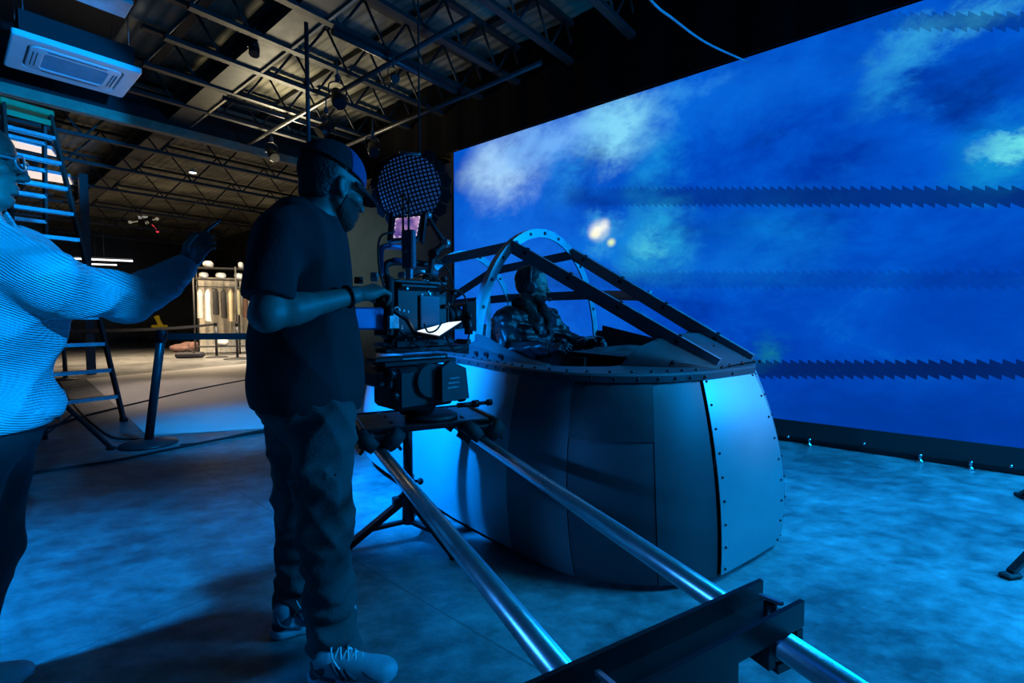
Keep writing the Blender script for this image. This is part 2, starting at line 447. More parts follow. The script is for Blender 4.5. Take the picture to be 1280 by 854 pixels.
# --- the LED screen ------------------------------------------------------------------
S_R, S_L, S_B, S_T = AS0-2.2, LEND, .215, 3.80
def scr(px, py):                                   # pixel -> (u, h) on the screen plane
    d = ray(px, py); n = B2; t = (BS-CAM.dot(n))/d.dot(n); p = CAM+d*t
    return (p.dot(A2)-S_R, p.z-S_B)
def screen_mat():
    m, nt, b = new_mat('led_sky_image'); L = nt.links.new; N = nt.nodes.new
    nt.nodes.remove(b); em = N('ShaderNodeEmission'); L(em.outputs[0], nt.nodes['Material Output'].inputs[0])
    tc = N('ShaderNodeTexCoord'); sep = N('ShaderNodeSeparateXYZ'); L(tc.outputs['Object'], sep.inputs[0])
    def noise(sc, det=6, ro=.6, dist=0, off=0):
        n = N('ShaderNodeTexNoise'); n.inputs['Scale'].default_value = sc; n.inputs['Detail'].default_value = det
        n.inputs['Roughness'].default_value = ro; n.inputs['Distortion'].default_value = dist
        mp = N('ShaderNodeMapping'); mp.inputs['Location'].default_value = (off, off*.7, off*1.3); mp.inputs['Scale'].default_value = (.75, 1, 1.1)
        mp.inputs['Rotation'].default_value = (0, .5, 0)
        L(tc.outputs['Object'], mp.inputs[0]); L(mp.outputs[0], n.inputs['Vector']); return n
    def math_(op, a, b_=None, c=None, clamp=False):
        q = N('ShaderNodeMath'); q.operation = op; q.use_clamp = clamp
        for i, x in enumerate((a, b_, c)):
            if x is None: continue
            if isinstance(x, (int, float)): q.inputs[i].default_value = x
            else: L(x, q.inputs[i])
        return q.outputs[0]
    nb = noise(.55, 7, .62, .4, 3.1); nd = noise(1.6, 8, .68, .3, 8.7); nf = noise(3.2, 8, .7, 0, 1.7)
    r = N('ShaderNodeValToRGB'); el = r.color_ramp.elements
    stops = [(.34, lin(0, 40, 132)), (.45, lin(0, 68, 186)), (.55, lin(1, 88, 208)), (.66, lin(16, 128, 226))]
    el[0].position, el[0].color = stops[0][0], (*stops[0][1], 1); el[1].position, el[1].color = stops[-1][0], (*stops[-1][1], 1)
    for p, c in stops[1:-1]:
        e = r.color_ramp.elements.new(p); e.color = (*c, 1)
    tot = math_('ADD', math_('MULTIPLY', nb.outputs['Fac'], .62), math_('MULTIPLY', nd.outputs['Fac'], .38))
    # broad vertical falloff in the content: lower part of the picture is deeper blue
    L(tot, r.inputs['Fac']); col = r.outputs['Color']
    # domain warp for the clouds
    wv = N('ShaderNodeVectorMath'); wv.operation = 'MULTIPLY_ADD'
    L(nd.outputs['Color'], wv.inputs[0]); wv.inputs[1].default_value = (.9, 0, .9); L(tc.outputs['Object'], wv.inputs[2])
    wf = N('ShaderNodeVectorMath'); wf.operation = 'MULTIPLY_ADD'
    L(nf.outputs['Color'], wf.inputs[0]); wf.inputs[1].default_value = (.35, 0, .35); L(wv.outputs[0], wf.inputs[2])
    def blob(px, py, rx, ry, color, st, soft=True, tex=1.1, rot=0.0):
        nonlocal col
        u, h = scr(px, py); u2, _ = scr(px+1, py); _, h2 = scr(px, py+1)
        su, sh = abs(u2-u)*rx, abs(h2-h)*ry
        s = N('ShaderNodeVectorMath'); s.operation = 'SUBTRACT'
        if soft: L(wf.outputs[0], s.inputs[0]); s.inputs[1].default_value = (u+.9*.5+.175, 0, h+.9*.5+.175)
        else: L(tc.outputs['Object'], s.inputs[0]); s.inputs[1].default_value = (u, 0, h)
        mp = N('ShaderNodeMapping'); mp.vector_type = 'TEXTURE'; mp.inputs['Rotation'].default_value = (0, rot, 0); mp.inputs['Scale'].default_value = (su, 1, sh)
        L(s.outputs[0], mp.inputs[0])
        m2 = N('ShaderNodeVectorMath'); m2.operation = 'MULTIPLY'; m2.inputs[1].default_value = (1, 0, 1); L(mp.outputs[0], m2.inputs[0])
        ln = N('ShaderNodeVectorMath'); ln.operation = 'LENGTH'; L(m2.outputs[0], ln.inputs[0])
        mr = N('ShaderNodeMapRange'); mr.interpolation_type = 'SMOOTHSTEP'; mr.inputs['From Min'].default_value = 1.5; mr.inputs['From Max'].default_value = .0
        mr.inputs['To Min'].default_value = 0; mr.inputs['To Max'].default_value = st; L(ln.outputs['Value'], mr.inputs['Value'])
        f = mr.outputs['Result']
        if tex:
            t = N('ShaderNodeMapRange'); t.inputs['From Min'].default_value = .3; t.inputs['From Max'].default_value = .65
            t.inputs['To Min'].default_value = 1-tex*.8; t.inputs['To Max'].default_value = 1.25; L(nf.outputs['Fac'], t.inputs['Value'])
            f = math_('MULTIPLY', f, t.outputs['Result'], clamp=True)
        mx = N('ShaderNodeMix'); mx.data_type = 'RGBA'; L(f, mx.inputs['Factor']); L(col, mx.inputs['A']); mx.inputs['B'].default_value = (*color, 1)
        col = mx.outputs['Result']
    # deep and light regions of the sky picture, then its clouds
    blob(1180, 430, 260, 120, lin(0, 64, 176), .6, tex=.5)
    blob(1100, 540, 330, 70, lin(0, 56, 156), .8, tex=.3)
    blob(640, 330, 110, 190, lin(22, 112, 228), .6, tex=.4)
    blob(880, 130, 170, 50, lin(10, 110, 224), .6, tex=.5)
    blob(1215, 110, 80, 45, lin(0, 40, 130), .7, tex=.8)
    blob(1040, 205, 75, 34, lin(0, 48, 158), .75, tex=.7)
    blob(735, 252, 34, 16, lin(0, 40, 140), .7)
    blob(930, 420, 90, 60, lin(0, 54, 170), .6)
    blob(626, 210, 46, 44, lin(165, 210, 250), 1., tex=.5)
    blob(690, 178, 75, 30, lin(110, 175, 248), .95, tex=.6)
    blob(768, 160, 50, 42, lin(130, 215, 248), 1., tex=.6)
    blob(850, 118, 50, 16, lin(50, 150, 235), .7)
    blob(815, 205, 34, 62, lin(24, 150, 226), .75, tex=.9)
    blob(705, 225, 30, 40, lin(40, 150, 236), .6)
    blob(812, 302, 50, 46, lin(40, 175, 222), .9, tex=.8)
    blob(808, 308, 20, 16, lin(90, 215, 225), .8)
    blob(760, 300, 60, 26, lin(8, 120, 226), .7)
    blob(960, 300, 85, 60, lin(8, 118, 216), .75, tex=.8)
    blob(900, 340, 120, 24, lin(10, 108, 214), .6)
    blob(1135, 62, 66, 32, lin(50, 165, 222), .95, tex=.9, rot=.5)
    blob(1120, 100, 60, 30, lin(28, 138, 218), .8, tex=.9, rot=.5)
    blob(1230, 10, 90, 22, lin(50, 160, 222), .85, tex=.9)
    blob(1240, 196, 75, 50, lin(14, 140, 212), .95, tex=.9, rot=.3)
    blob(1256, 180, 42, 15, lin(105, 222, 232), 1., tex=.8, rot=.2)
    blob(1208, 160, 30, 12, lin(0, 62, 160), .6)
    blob(966, 436, 24, 16, lin(16, 120, 150), .8)
    blob(758, 436, 60, 22, lin(20, 115, 225), .6)
    blob(751, 287, 22, 20, lin(60, 170, 225), .8, soft=True, tex=.6)
    blob(749, 288, 12, 12, lin(255, 255, 240), 1., soft=False, tex=1.0)
    blob(756, 282, 6, 8, lin(255, 255, 245), 1., soft=False, tex=.9)
    blob(744, 293, 7, 5, lin(255, 252, 225), 1., soft=False, tex=.9)
    blob(764, 303, 5, 5, lin(220, 245, 190), 1., soft=False, tex=.2)
    # refresh bands with a saw-tooth edge that the panel rows show
    u, h = sep.outputs['X'], sep.outputs['Z']
    def band(y, half, px0, px1, st):
        nonlocal col
        (ua, ha), (ub, hb) = scr(700, y), scr(1270, y); k = (hb-ha)/(ub-ua)
        (_, e0), (_, e1) = scr(700, y-half), scr(1270, y-half)
        w0, w1 = abs(e0-ha), abs(e1-hb); kw = (w1-w0)/(ub-ua)
        ctr = math_('ADD', math_('MULTIPLY', math_('SUBTRACT', u, ua), k), ha)
        wid = math_('ADD', math_('MULTIPLY', math_('SUBTRACT', u, ua), kw), w0)
        saw = math_('FRACT', math_('MULTIPLY', u, 1/.072))
        ds = math_('MULTIPLY', math_('SUBTRACT', saw, .5), .042)
        dh = math_('SUBTRACT', math_('SUBTRACT', h, ctr), ds)
        inside = math_('LESS_THAN', math_('ABSOLUTE', dh), wid)
        us, ue = scr(px0, y)[0], scr(px1, y)[0]
        mr = N('ShaderNodeMapRange'); mr.interpolation_type = 'SMOOTHSTEP'; mr.inputs['From Min'].default_value = us; mr.inputs['From Max'].default_value = ue
        mr.inputs['To Max'].default_value = st; L(u, mr.inputs['Value'])
        nn = math_('MULTIPLY_ADD', nb.outputs['Fac'], .9, .5, clamp=True)
        f = math_('MULTIPLY', math_('MULTIPLY', inside, mr.outputs['Result']), nn)
        mx = N('ShaderNodeMix'); mx.data_type = 'RGBA'; L(f, mx.inputs['Factor']); L(col, mx.inputs['A']); mx.inputs['B'].default_value = (*lin(3, 30, 92), 1)
        col = mx.outputs['Result']
    band(246, 11, 640, 1080, .78); band(462, 10, 800, 1010, .95); band(350, 10, 560, 700, .22); band(27, 10, 1040, 1220, .5)
    L(col, em.inputs['Color']); em.inputs['Strength'].default_value = 1.0
    # fine pixel pitch of the modules
    return m
M_screen = screen_mat()
org = A2*S_R+B2*BS+V((0, 0, S_B))
led = empty('led_screen', AB((S_R+S_L)/2, BS+.08, 0), 'huge LED video wall showing a blue cloudy sky behind the cockpit', 'screen')
mb = MB(); Lx, Hz = S_L-S_R, S_T-S_B
mb.add([(0, 0, 0), (Lx, 0, 0), (Lx, 0, Hz), (0, 0, Hz)], [(0, 1, 2, 3)])
me = bpy.data.meshes.new('picture'); me.from_pydata(mb.v, [], mb.f); me.materials.append(M_screen)
pic = link(bpy.data.objects.new('picture', me)); pic.parent = led
pic.location = org-ORIG[led.name]; pic.rotation_euler = (0, 0, math.atan2(A2.y, A2.x))
ORIG[pic.name] = org
mb = MB()
abbox(mb, S_R-.03, S_L, BS+.012, BS+.16, S_B, S_T)
abbox(mb, S_L, S_L+.045, BS-.01, BS+.2, S_B-.02, S_T+.0)
obj('cabinet', mb, M_black, led)
M_plinth = mat('plinth_black', (.009, .010, .012), .6)
mb = MB(); abbox(mb, S_R-.03, S_L+.045, BS-.015, BS+.35, .055, S_B); obj('plinth', mb, M_plinth, led)
mb = MB(); abbox(mb, S_R-.03, S_L+.045, BS+.02, BS+.33, .0, .055); obj('kick', mb, M_black, led)
M_chrome = mat('chrome', (.6, .6, .62), .22, 1.0)
for px, py, kind in ((1012, 552, 1), (1080, 555, 0), (1150, 576, 1), (1213, 583, 1), (1264, 583, 0), (985, 546, 0)):
    d = ray(px, py); t = (BS-.02-CAM.dot(B2))/d.dot(B2); p = CAM+d*t
    mb = MB()
    if kind:
        q = V((p.x, p.y, 0)); mb.lathe(q-B2*.02, (0, 0, 1), [(0, .03), (.012, .03), (.022, .012), (.05, .01), (.055, .016), (.07, .014)], 14)
        obj('levelling_foot', mb, M_chrome, led)
    else:
        mb.ball(p, .014, 10); obj('bolt', mb, M_chrome, led)
# black masking above and around the screen
mb = MB(); rows = []
for i in range(2):
    rows.append([AB(S_R-1.5+(S_L+6-S_R)*k/160, BS-.05+.012*math.sin(k*.9)+.008*math.sin(k*2.3), (3.80, CEIL)[i]) for k in range(161)])
mb.grid(rows); tag(obj('masking_drape', mb, M_drape, solid=.02, soff=0), kind='structure')
mb = MB(); abbox(mb, -6, S_R-.05, BS+.1, BS+.2, 0, CEIL); struct('wall_screen_side', mb, M_drape)

# --- roof steel -------------------------------------------------------------------
M_beam = mat('pale_timber_beam', (.24, .21, .15), .7, var=.2)
M_steel = mat('dark_roof_steel', (.016, .016, .017), .6, var=.3)
M_steel2 = mat('olive_roof_steel', (.055, .052, .042), .6, var=.3)
def joist(a, b0, b1, z0, z1, m=M_steel, t=.05, step=.62):
    mb = MB()
    mb.beam(AB(a, b0, z1), AB(a, b1, z1), .09, .05); mb.beam(AB(a, b0, z0), AB(a, b1, z0), .09, .05)
    n = max(2, round((b1-b0)/step)); s = (b1-b0)/n
    for i in range(n):
        p0, p1 = AB(a, b0+i*s, z0), AB(a, b0+(i+.5)*s, z1); p2 = AB(a, b0+(i+1)*s, z0)
        mb.cyl(p0, p1, .016, n=8); mb.cyl(p1, p2, .016, n=8)
    o = obj('roof_joist', mb, m); o['kind'] = 'structure'; return o
for a in (2.6, 3.45, 4.3, 5.0, 5.85, 6.7, 7.6, 8.6):
    joist(a, 1.75, 7.8, 4.42, 4.88)
for a in (10.6, 12.4, 14.5, 17, 20, 23): joist(a, -4.6, 7.8, 4.2, 4.86, M_steel, step=1.0)
for b in (2.1, 3.15, 3.9, 4.6, 5.3, 6.1):
    mb = MB(); mb.beam(AB(-2, b, 4.9), AB(9.3, b, 4.9), .1, .06); o = obj('roof_purlin', mb, M_steel); o['kind'] = 'structure'
# long box girder
g = MB(); b = 2.62
for z in (4.42, 4.72): abbox(g, 2.0, 19, b-.15, b+.15, z, z+.035)
abbox(g, 2.0, 19, b-.02, b+.02, 4.45, 4.72); o = obj('roof_girder', g, M_steel2); o['kind'] = 'structure'
mb = MB(); abbox(mb, 2.0, 19, b+.16, b+.19, 4.40, 4.46); o = obj('conduit', mb, M_beam); o['kind'] = 'structure'
# black bulkhead drop and the pale beam under it
mb = MB(); abbox(mb, 9.42, 9.52, -4.8, 5.7, 4.34, CEIL); struct('wall_bulkhead', mb, M_blackdeck)
mb = MB(); abbox(mb, 9.40, 9.54, -4.8, 5.7, 4.20, 4.34); struct('trim_beam', mb, M_beam)
mb = MB(); abbox(mb, 9.30, 9.36, 1.7, 5.7, 4.78, 4.83); struct('trim_rail', mb, M_beam)
# ================================================================== COCKPIT MOCK-UP
FO = V((.243, 3.64, 0)); FD = V((.695, -.719, 0)).normalized(); FB = V((.719, .695, 0)).normalized()
def P(s, w, z): return FO+FD*s+FB*w+V((0, 0, z))
RIM = .935
M_alu = mat('dull_aluminium_sheet', (.36, .37, .39), .42, .30, var=.10, scale=2.2, bump=.05, bscale=9, rvar=.08)
M_alu_dark = mat('dark_sheet', (.055, .058, .066), .5, .3, var=.14, scale=3, bump=.04, bscale=9)  # darker tone than the sheet towards the tail
M_alu_mid = mat('grey_sheet', (.13, .135, .15), .48, .35, var=.12, scale=2.5, bump=.04, bscale=9)  # mid tone between the tail sheet and the dark one
M_alu_shade = mat('shade_toned_sheet', (.06, .063, .07), .45, .25, var=.12, scale=2.5)  # darkened in place of the shade beside the nose
M_inset = mat('black_painted_sheet', (.022, .023, .027), .5, .2)
M_nose = mat('pale_aluminium_sheet', (.25, .265, .28), .40, .3, var=.06, scale=3, bump=.03, bscale=14)
M_strap = mat('riveted_grey_strap', (.34, .37, .41), .42, .6, var=.12, scale=12)
M_strap_dk = mat('dark_grey_tube_frame', (.19, .20, .23), .5, .4, var=.15, scale=10)
M_rivet = mat('dark_rivets', (.03, .03, .035), .4, .7)
M_deckp = mat('cockpit_deck_sheet', (.05, .054, .062), .5, .25, var=.15, scale=6)
M_inside = mat('cockpit_interior_black', (.015, .016, .018), .7)
# plan stations: (s, halfwidth) at rim / belly / bottom
ST = [((-1.78, 0), (-1.80, 0), (-1.74, 0)), ((-1.76, .30), (-1.78, .36), (-1.72, .34)), ((-1.55, .52), (-1.56, .66), (-1.50, .66)),
      ((-1.1, .63), (-1.1, .86), (-1.1, .90)), ((-.5, .69), (-.5, .94), (-.5, .98)), ((0, .76), (0, .99), (0, 1.01)),
      ((.4, .87), (.42, 1.04), (.42, 1.03)), ((.70, .94), (.73, 1.07), (.74, 1.04)), ((1.04, .935), (1.09, 1.06), (1.10, 1.01)),
      ((1.30, .72), (1.40, .86), (1.40, .82)), ((1.425, .46), (1.555, .55), (1.57, .54))]
NOSE = ((1.485, 0), (1.645, 0), (1.64, 0))
NS = 10
def plan(level):
    pts = crom([V((*ST[i][level], 0)) for i in range(len(ST))], NS)
    out = [(p.x, max(0, p.y)) for p in pts]
    a, b = out[-1], NOSE[level]
    for k in range(1, 7):
        t = k/6; out.append((a[0]+(b[0]-a[0])*(t*1.25-.25*t*t), a[1]+(b[1]-a[1])*t))
    return out
PL = [plan(i) for i in range(3)]; NP = len(PL[0])
def zlow(s): return .03+.10*max(0, min(1, (-s+.2)/1.6))
def skin(k, v, off=0.0, side=-1):
    """k: station index (float), v: 0 rim .. 1 bottom"""
    i = min(int(k), NP-2); t = k-i
    q = [(PL[l][i][0]*(1-t)+PL[l][i+1][0]*t, PL[l][i][1]*(1-t)+PL[l][i+1][1]*t) for l in range(3)]
    # quadratic through v = 0, .52, 1
    a = .52; c0 = (v-a)*(v-1)/(a*1.0); c1 = v*(v-1)/(a*(a-1)); c2 = v*(v-a)/(1-a)
    s = q[0][0]*c0+q[1][0]*c1+q[2][0]*c2; w = q[0][1]*c0+q[1][1]*c1+q[2][1]*c2
    zl = zlow(s)
    if side > 0: t = max(0, min(1, (s-.3)/.8)); s -= .22*w*t*t*(3-2*t)
    return s, w*side, RIM+(zl-RIM)*v
def skinP(k, v, off=0.0, side=-1):
    p = P(*skin(k, v, 0, side))
    if off:
        e = .4; du = P(*skin(min(k+e, NP-1), v, 0, side))-P(*skin(max(k-e, 0), v, 0, side)); dv = P(*skin(k, min(v+.03, 1), 0, side))-P(*skin(k, max(v-.03, 0), 0, side))
        n = du.cross(dv).normalized()
        c = P(-.2, 0, .5)
        if n.dot(p-c) < 0: n = -n
        p = p+n*off
    return p
plane = empty('cockpit_mockup', P(0, 0, 0), 'aircraft cockpit mock-up of dull sheet metal with an open riveted canopy frame', 'cockpit')
K = lambda st: st*NS
KN = NP-1
def panel(name, k0, k1, v0, v1, m, off=0.0, side=-1, nk=None, nv=14, solid=.004):
    nk = nk or max(4, int((k1-k0)*1.0)+1)
    mb = MB(); mb.grid([[skinP(k0+(k1-k0)*i/nk, v0+(v1-v0)*j/nv, off, side) for i in range(nk+1)] for j in range(nv+1)])
    return obj(name, mb, m, plane, solid=solid, soff=0)
for sd in (-1, 1):
    panel('side_panel', 0, K(7)-.3, 0, 1, M_alu, 0, sd)
    panel('side_panel', K(7)-.2, K(8.02), 0, 1, M_alu_mid, .003, sd)
    panel('side_panel', K(8.02)+.1, K(9.05), 0, 1, M_alu_dark, .001, sd)
    panel('inset_panel', K(8.02), K(9.05)+.05, .01, .30, M_inset, .006, sd)
    panel('side_panel', K(9.05)+.1, K(10)-.5, 0, 1, M_alu_shade, .004, sd)
    o = panel('nose_panel', K(10)-.1, KN, .012, .985, M_nose, .012, sd, nk=8)
    o['label'] = 'bright pale sheet wrapped over the nose'
    mb = MB()
    for j in range(9):
        for k in (K(10)+.25, KN-.35):
            p = skinP(k, .04+.115*j, .015, sd); mb.ball(p, .0042, 6)
    addgeo(o, mb, M_rivet)
    # dark gap beside the nose sheet
    panel('seam', K(10)-.55, K(10)-.05, 0, 1, M_inside, -.01, sd)
# bottom board
mb = MB(); ring = [P(*skin(k, .985, 0, -1)) for k in range(NP)]+[P(*skin(k, .985, 0, 1)) for k in range(NP-2, 0, -1)]
mb.add([p for p in ring], [tuple(range(len(ring)))]); obj('bottom_board', mb, M_inside, plane, fixn=False)
for s in (-1.2, .8):
    for w in (-.5, .5):
        mb = MB(); mb.cyl(P(s, w, 0), P(s, w, zlow(s)+.03), .035, n=12); obj('foot', mb, M_inside, plane)
# deck: rim flange with cockpit opening
def rimpt(k, off, z, side): s, w, _ = skin(k, 0, 0, side); n = 1+off/max(.3, math.hypot(s+.2, w)); return P((s+.2)*n-.2, w*n, z)
ks = list(range(NP)); outer = [(k, -1) for k in ks]+[(k, 1) for k in ks[::-1][1:-1]]
def innerpt(k, side, z):
    s, w, _ = skin(k, 0, 0, side); s2 = max(-1.2, min(1.0, s*.78-.02)); return P(s2, w*.82, z)
mb = MB()
rows = [[rimpt(k, .03, RIM-.022, sd) for k, sd in outer], [rimpt(k, .032, RIM+.008, sd) for k, sd in outer], [rimpt(k, .02, RIM+.018, sd) for k, sd in outer],
        [innerpt(k, sd, RIM+.018) for k, sd in outer], [innerpt(k, sd, RIM-.02) for k, sd in outer], [rimpt(k, .0, RIM-.022, sd) for k, sd in outer]]
mb.grid(rows+[rows[0]], closed_u=True, smooth=False); o_rim = obj('deck_rim', mb, M_deckp, plane)
mb = MB()
for k in range(4, NP-1, 3):
    for sd in (-1, 1): mb.ball(rimpt(k, -.02, RIM+.02, sd), .010, 6)
    mb.ball(rimpt(k, .033, RIM-.006, -1), .008, 6)
addgeo(o_rim, mb, M_rivet)
# interior tub, floor, seat, dashboard, yoke
mb = MB(); mb.grid([[innerpt(k, sd, RIM-.02+(.30-RIM)*j/4) for k, sd in outer] for j in range(5)], closed_u=True)
b = len(mb.v); mb.add([innerpt(k, sd, .28) for k, sd in outer], [tuple(range(len(outer)))]); obj('tub', mb, M_inside, plane)
mb = MB(); R = frame(FD)
mb.box(P(-.20, 0, .46), (.46, .46, .12), R, .04); mb.box(P(-.46, 0, .80), (.12, .46, .72), frame(FD*.98+V((0, 0, .18))), .05)
obj('seat', mb, mat('seat_black_vinyl', (.02, .02, .022), .5), plane)
mb = MB(); mb.prism([P(.62, -.5, .70), P(.62, .5, .70), P(.62, .44, .97), P(.62, .2, 1.02), P(.62, -.2, 1.02), P(.62, -.44, .97)], FD*.10)
mb.prism([P(.60, -.44, .985), P(.60, .44, .985), P(1.05, .36, .965), P(1.05, -.36, .965)], V((0, 0, .02)))
obj('dashboard', mb, M_inside, plane)
M_ctrl = mat('control_yoke_black', (.03, .03, .035), .35)
mb = MB(); mb.cyl(P(.62, 0, .86), P(.36, 0, .97), .018)
mb.tube(crom([P(.36, -.20, 1.06), P(.35, -.17, .98), P(.35, -.06, .96), P(.35, .06, .96), P(.35, .17, .98), P(.36, .20, 1.06)], 6), .016, 10)
obj('control_yoke', mb, M_ctrl, plane)
# straps ------------------------------------------------------------
def strap_path(pts, wdir, w, t, mb=None):
    """flat strap through pts; wdir(i) gives the width direction"""
    mb = mb or MB(); n = len(pts); rows = []
    for i in range(n):
        tg = (pts[min(i+1, n-1)]-pts[max(i-1, 0)]).normalized(); wd = wdir(i); wd = (wd-tg*wd.dot(tg)).normalized(); nn = tg.cross(wd)
        rows.append([pts[i]+wd*w/2+nn*t/2, pts[i]-wd*w/2+nn*t/2, pts[i]-wd*w/2-nn*t/2, pts[i]+wd*w/2-nn*t/2])
    b = len(mb.v); mb.grid(rows, closed_u=True, smooth=False)
    mb.add(rows[0], [(0, 1, 2, 3)]); mb.add(rows[-1], [(3, 2, 1, 0)]); return mb
def hoop(s, hw, hh, n=40, bz=RIM):
    return [P(s, -hw*math.cos(PI*i/n), bz+hh*math.sin(PI*i/n)) for i in range(n+1)]
# main arch: strap standing on edge, facing forward, plus its flange
def arch(name, s, hw, hh, w, m, label=None):
    pts = hoop(s, hw, hh); c = P(s, 0, RIM)
    mb = strap_path(pts, lambda i: (pts[i]-c), w, .012)
    pts2 = hoop(s-.022, hw+w*.45, hh+w*.45); strap_path(pts2, lambda i: FD, .05, .008, mb)
    o = obj(name, mb, m, plane)
    rv = MB()
    for i in range(2, 40, 3):
        q = c+(pts[i]-c); rv.cyl(q+FD*.004, q+FD*.012, .012, n=8)
    addgeo(o, rv, M_rivet); return o
arch('canopy_arch', 0, .66, .905, .062, M_strap)
arch('canopy_arch', -.92, .60, .84, .055, M_strap)
def bar(name, a, b, w, h, m, up=V((0, 0, 1)), riv=True):
    mb = MB(); mb.beam(a, b, w, h, up); 
    # folded lip
    d = (b-a).normalized(); side = V(up).cross(d).normalized(); u2 = d.cross(side)
    mb.beam(a+side*w*.5-u2*h*.5, b+side*w*.5-u2*h*.5, .008, h*.9, up)
    o = obj(name, mb, m, plane)
    if riv:
        r = MB(); n = 4
        for i in range(n):
            q = a+(b-a)*((i+.4)/n)-side*w*.5; r.cyl(q, q-side*.008, .014, n=8)
            q = a+(b-a)*((i+.4)/n)+u2*h*.5; r.cyl(q, q+u2*.008, .012, n=8)
        addgeo(o, r, M_rivet)
    return o
bar('windscreen_bar', P(-.01, -.338, RIM+.79), P(1.42, -.24, RIM+.035), .03, .062, M_strap_dk)
bar('windscreen_bar', P(-.01, .335, RIM+.80), P(1.44, .17, RIM+.035), .03, .062, M_strap_dk)
bar('longeron', P(0, -.338, RIM+.785), P(-.92, -.24, RIM+.775), .03, .05, M_strap_dk, riv=False)
bar('longeron', P(0, .338, RIM+.785), P(-.92, .30, RIM+.715), .03, .05, M_strap_dk, riv=False)
bar('longeron', P(-.92, -.24, RIM+.775), P(-1.74, -.16, RIM+.30), .03, .05, M_strap_dk, riv=False)
bar('longeron', P(-.92, .30, RIM+.715), P(-1.74, .16, RIM+.34), .03, .05, M_strap_dk, riv=False)
bar('side_rail', P(0, .575, RIM+.475), P(-.92, .52, RIM+.475), .025, .052, M_strap_dk, riv=False)
bar('side_rail', P(-.92, .52, RIM+.475), P(-1.74, .26, RIM+.42), .025, .052, M_strap_dk, riv=False)
bar('side_rail', P(0, .575, RIM+.475), P(.72, .30, RIM+.435), .025, .05, M_strap_dk, riv=False)
mb = MB(); strap_path([P(-.30, -.30, RIM+.44), P(-.18, -.40, RIM+.2), P(-.08, -.5, RIM+.02)], lambda i: FB, .035, .008, mb); obj('brace_strap', mb, M_strap, plane)
mb = MB(); strap_path([P(-1.72, -.3, RIM+.3), P(-1.72, -.25, RIM+.38), P(-1.72, 0, RIM+.44), P(-1.72, .25, RIM+.38), P(-1.72, .3, RIM+.3), P(-1.72, .32, RIM)], lambda i: FD, .05, .01, mb)
mb2 = strap_path([P(-1.72, -.3, RIM+.3), P(-1.72, -.32, RIM)], lambda i: FD, .05, .01); mb.add(mb2.v, mb2.f); obj('tail_hoop', mb, M_strap_dk, plane)
# coaming plates beside the arch
for sd in (-1, 1):
    pts_t = [(-.04, .16), (.10, .145), (.30, .085), (.55, .03), (.75, .012)]
    mb = MB(); rows = []
    for s, h in pts_t:
        wv = .70+.16*max(0, s)
        rows.append([P(s, sd*wv, RIM+.01), P(s, sd*(wv-.01), RIM+.01+h*.5), P(s, sd*(wv-.04), RIM+.012+h)])
    mb.grid(rows, smooth=False); o = obj('coaming_plate', mb, M_deckp, plane, solid=.006, soff=0)
    rv = MB()
    for s in (.06, .18, .34): rv.cyl(P(s, sd*(.703+.16*s), RIM+.045), P(s, sd*(.717+.16*s), RIM+.045), .012, n=8)
    addgeo(o, rv, M_rivet)
mb = MB(); mb.prism([P(.10, .60, RIM+.02), P(.85, .56, RIM+.02), P(.80, .57, RIM+.08), P(.10, .61, RIM+.21)], FB*.012); obj('side_screen', mb, M_inside, plane)
# nose cowl between the bars
mb = MB(); rows = []
for j in range(7):
    t = j/6; s = 1.02+.43*t; hw = .52*(1-t)+.27*t; hh = .155*(1-t)**.9+.012; row = []
    for i in range(15):
        a = PI*i/14; row.append(P(s-.08*math.sin(a)*(1-t)*0+.12*(1-t)*math.sin(a), -hw*math.cos(a), RIM+.016+hh*math.sin(a)**.8))
    rows.append(row)
mb.grid(rows); o = obj('nose_cowl', mb, M_deckp, plane, solid=.004, soff=0)
rv = MB()
for j in (0, 3, 6):
    for i in (1, 4, 7, 10, 13): rv.ball(rows[j][i], .009, 6)
addgeo(o, rv, M_rivet)
# ================================================================== TRACK, DOLLY, HEAD, FILM CAMERA
RD = V((.427, -.904, 0)).normalized(); RN = V((.904, .427, 0)).normalized()   # along the rails (towards us) / across
PN0, PN1, PF0, PF1 = V((-.512, 1.921, 0)), V((.0643, .772, 0)), V((-.268, 2.478, 0)), V((.459, .84, 0))
def PP(far, y, z):                                                           # point on a rail at world depth y
    a, b = (PF0, PF1) if far else (PN0, PN1); q = a+(b-a)*((y-a.y)/(b.y-a.y)); return V((q.x, q.y, z))
M_pipe = mat('brushed_steel_pipe', (.55, .56, .58), .30, .85, var=.10, scale=14, bump=.02, bscale=120, rvar=.08)
M_blk = mat('black_anodised_metal', (.009, .0095, .011), .38, .3, var=.2, scale=14)
M_blk2 = mat('black_powder_coat', (.010, .0105, .012), .55, .1, var=.2, scale=20, bump=.1, bscale=200)
M_rub = mat('black_rubber', (.012, .012, .013), .75)
M_sil = mat('worn_silver_metal', (.42, .44, .47), .3, .9, var=.2, scale=30)
M_blue = mat('blue_anodised_metal', (.10, .16, .34), .35, .6)
M_gry = mat('grey_plastic', (.07, .075, .085), .45)
ZR, RR = .64, .0245
track = empty('dolly_track', V((0, 1.6, 0)), 'pair of shiny steel pipe rails joined by black channel brackets', 'camera track')
for far, y0 in ((0, 2.63), (1, 2.70)):
    a, b = PP(far, y0, ZR), PP(far, .42, ZR)
    mb = MB(); d = (b-a).normalized()
    mb.cyl(a, b, RR, n=32); obj('pipe', mb, M_pipe, track)
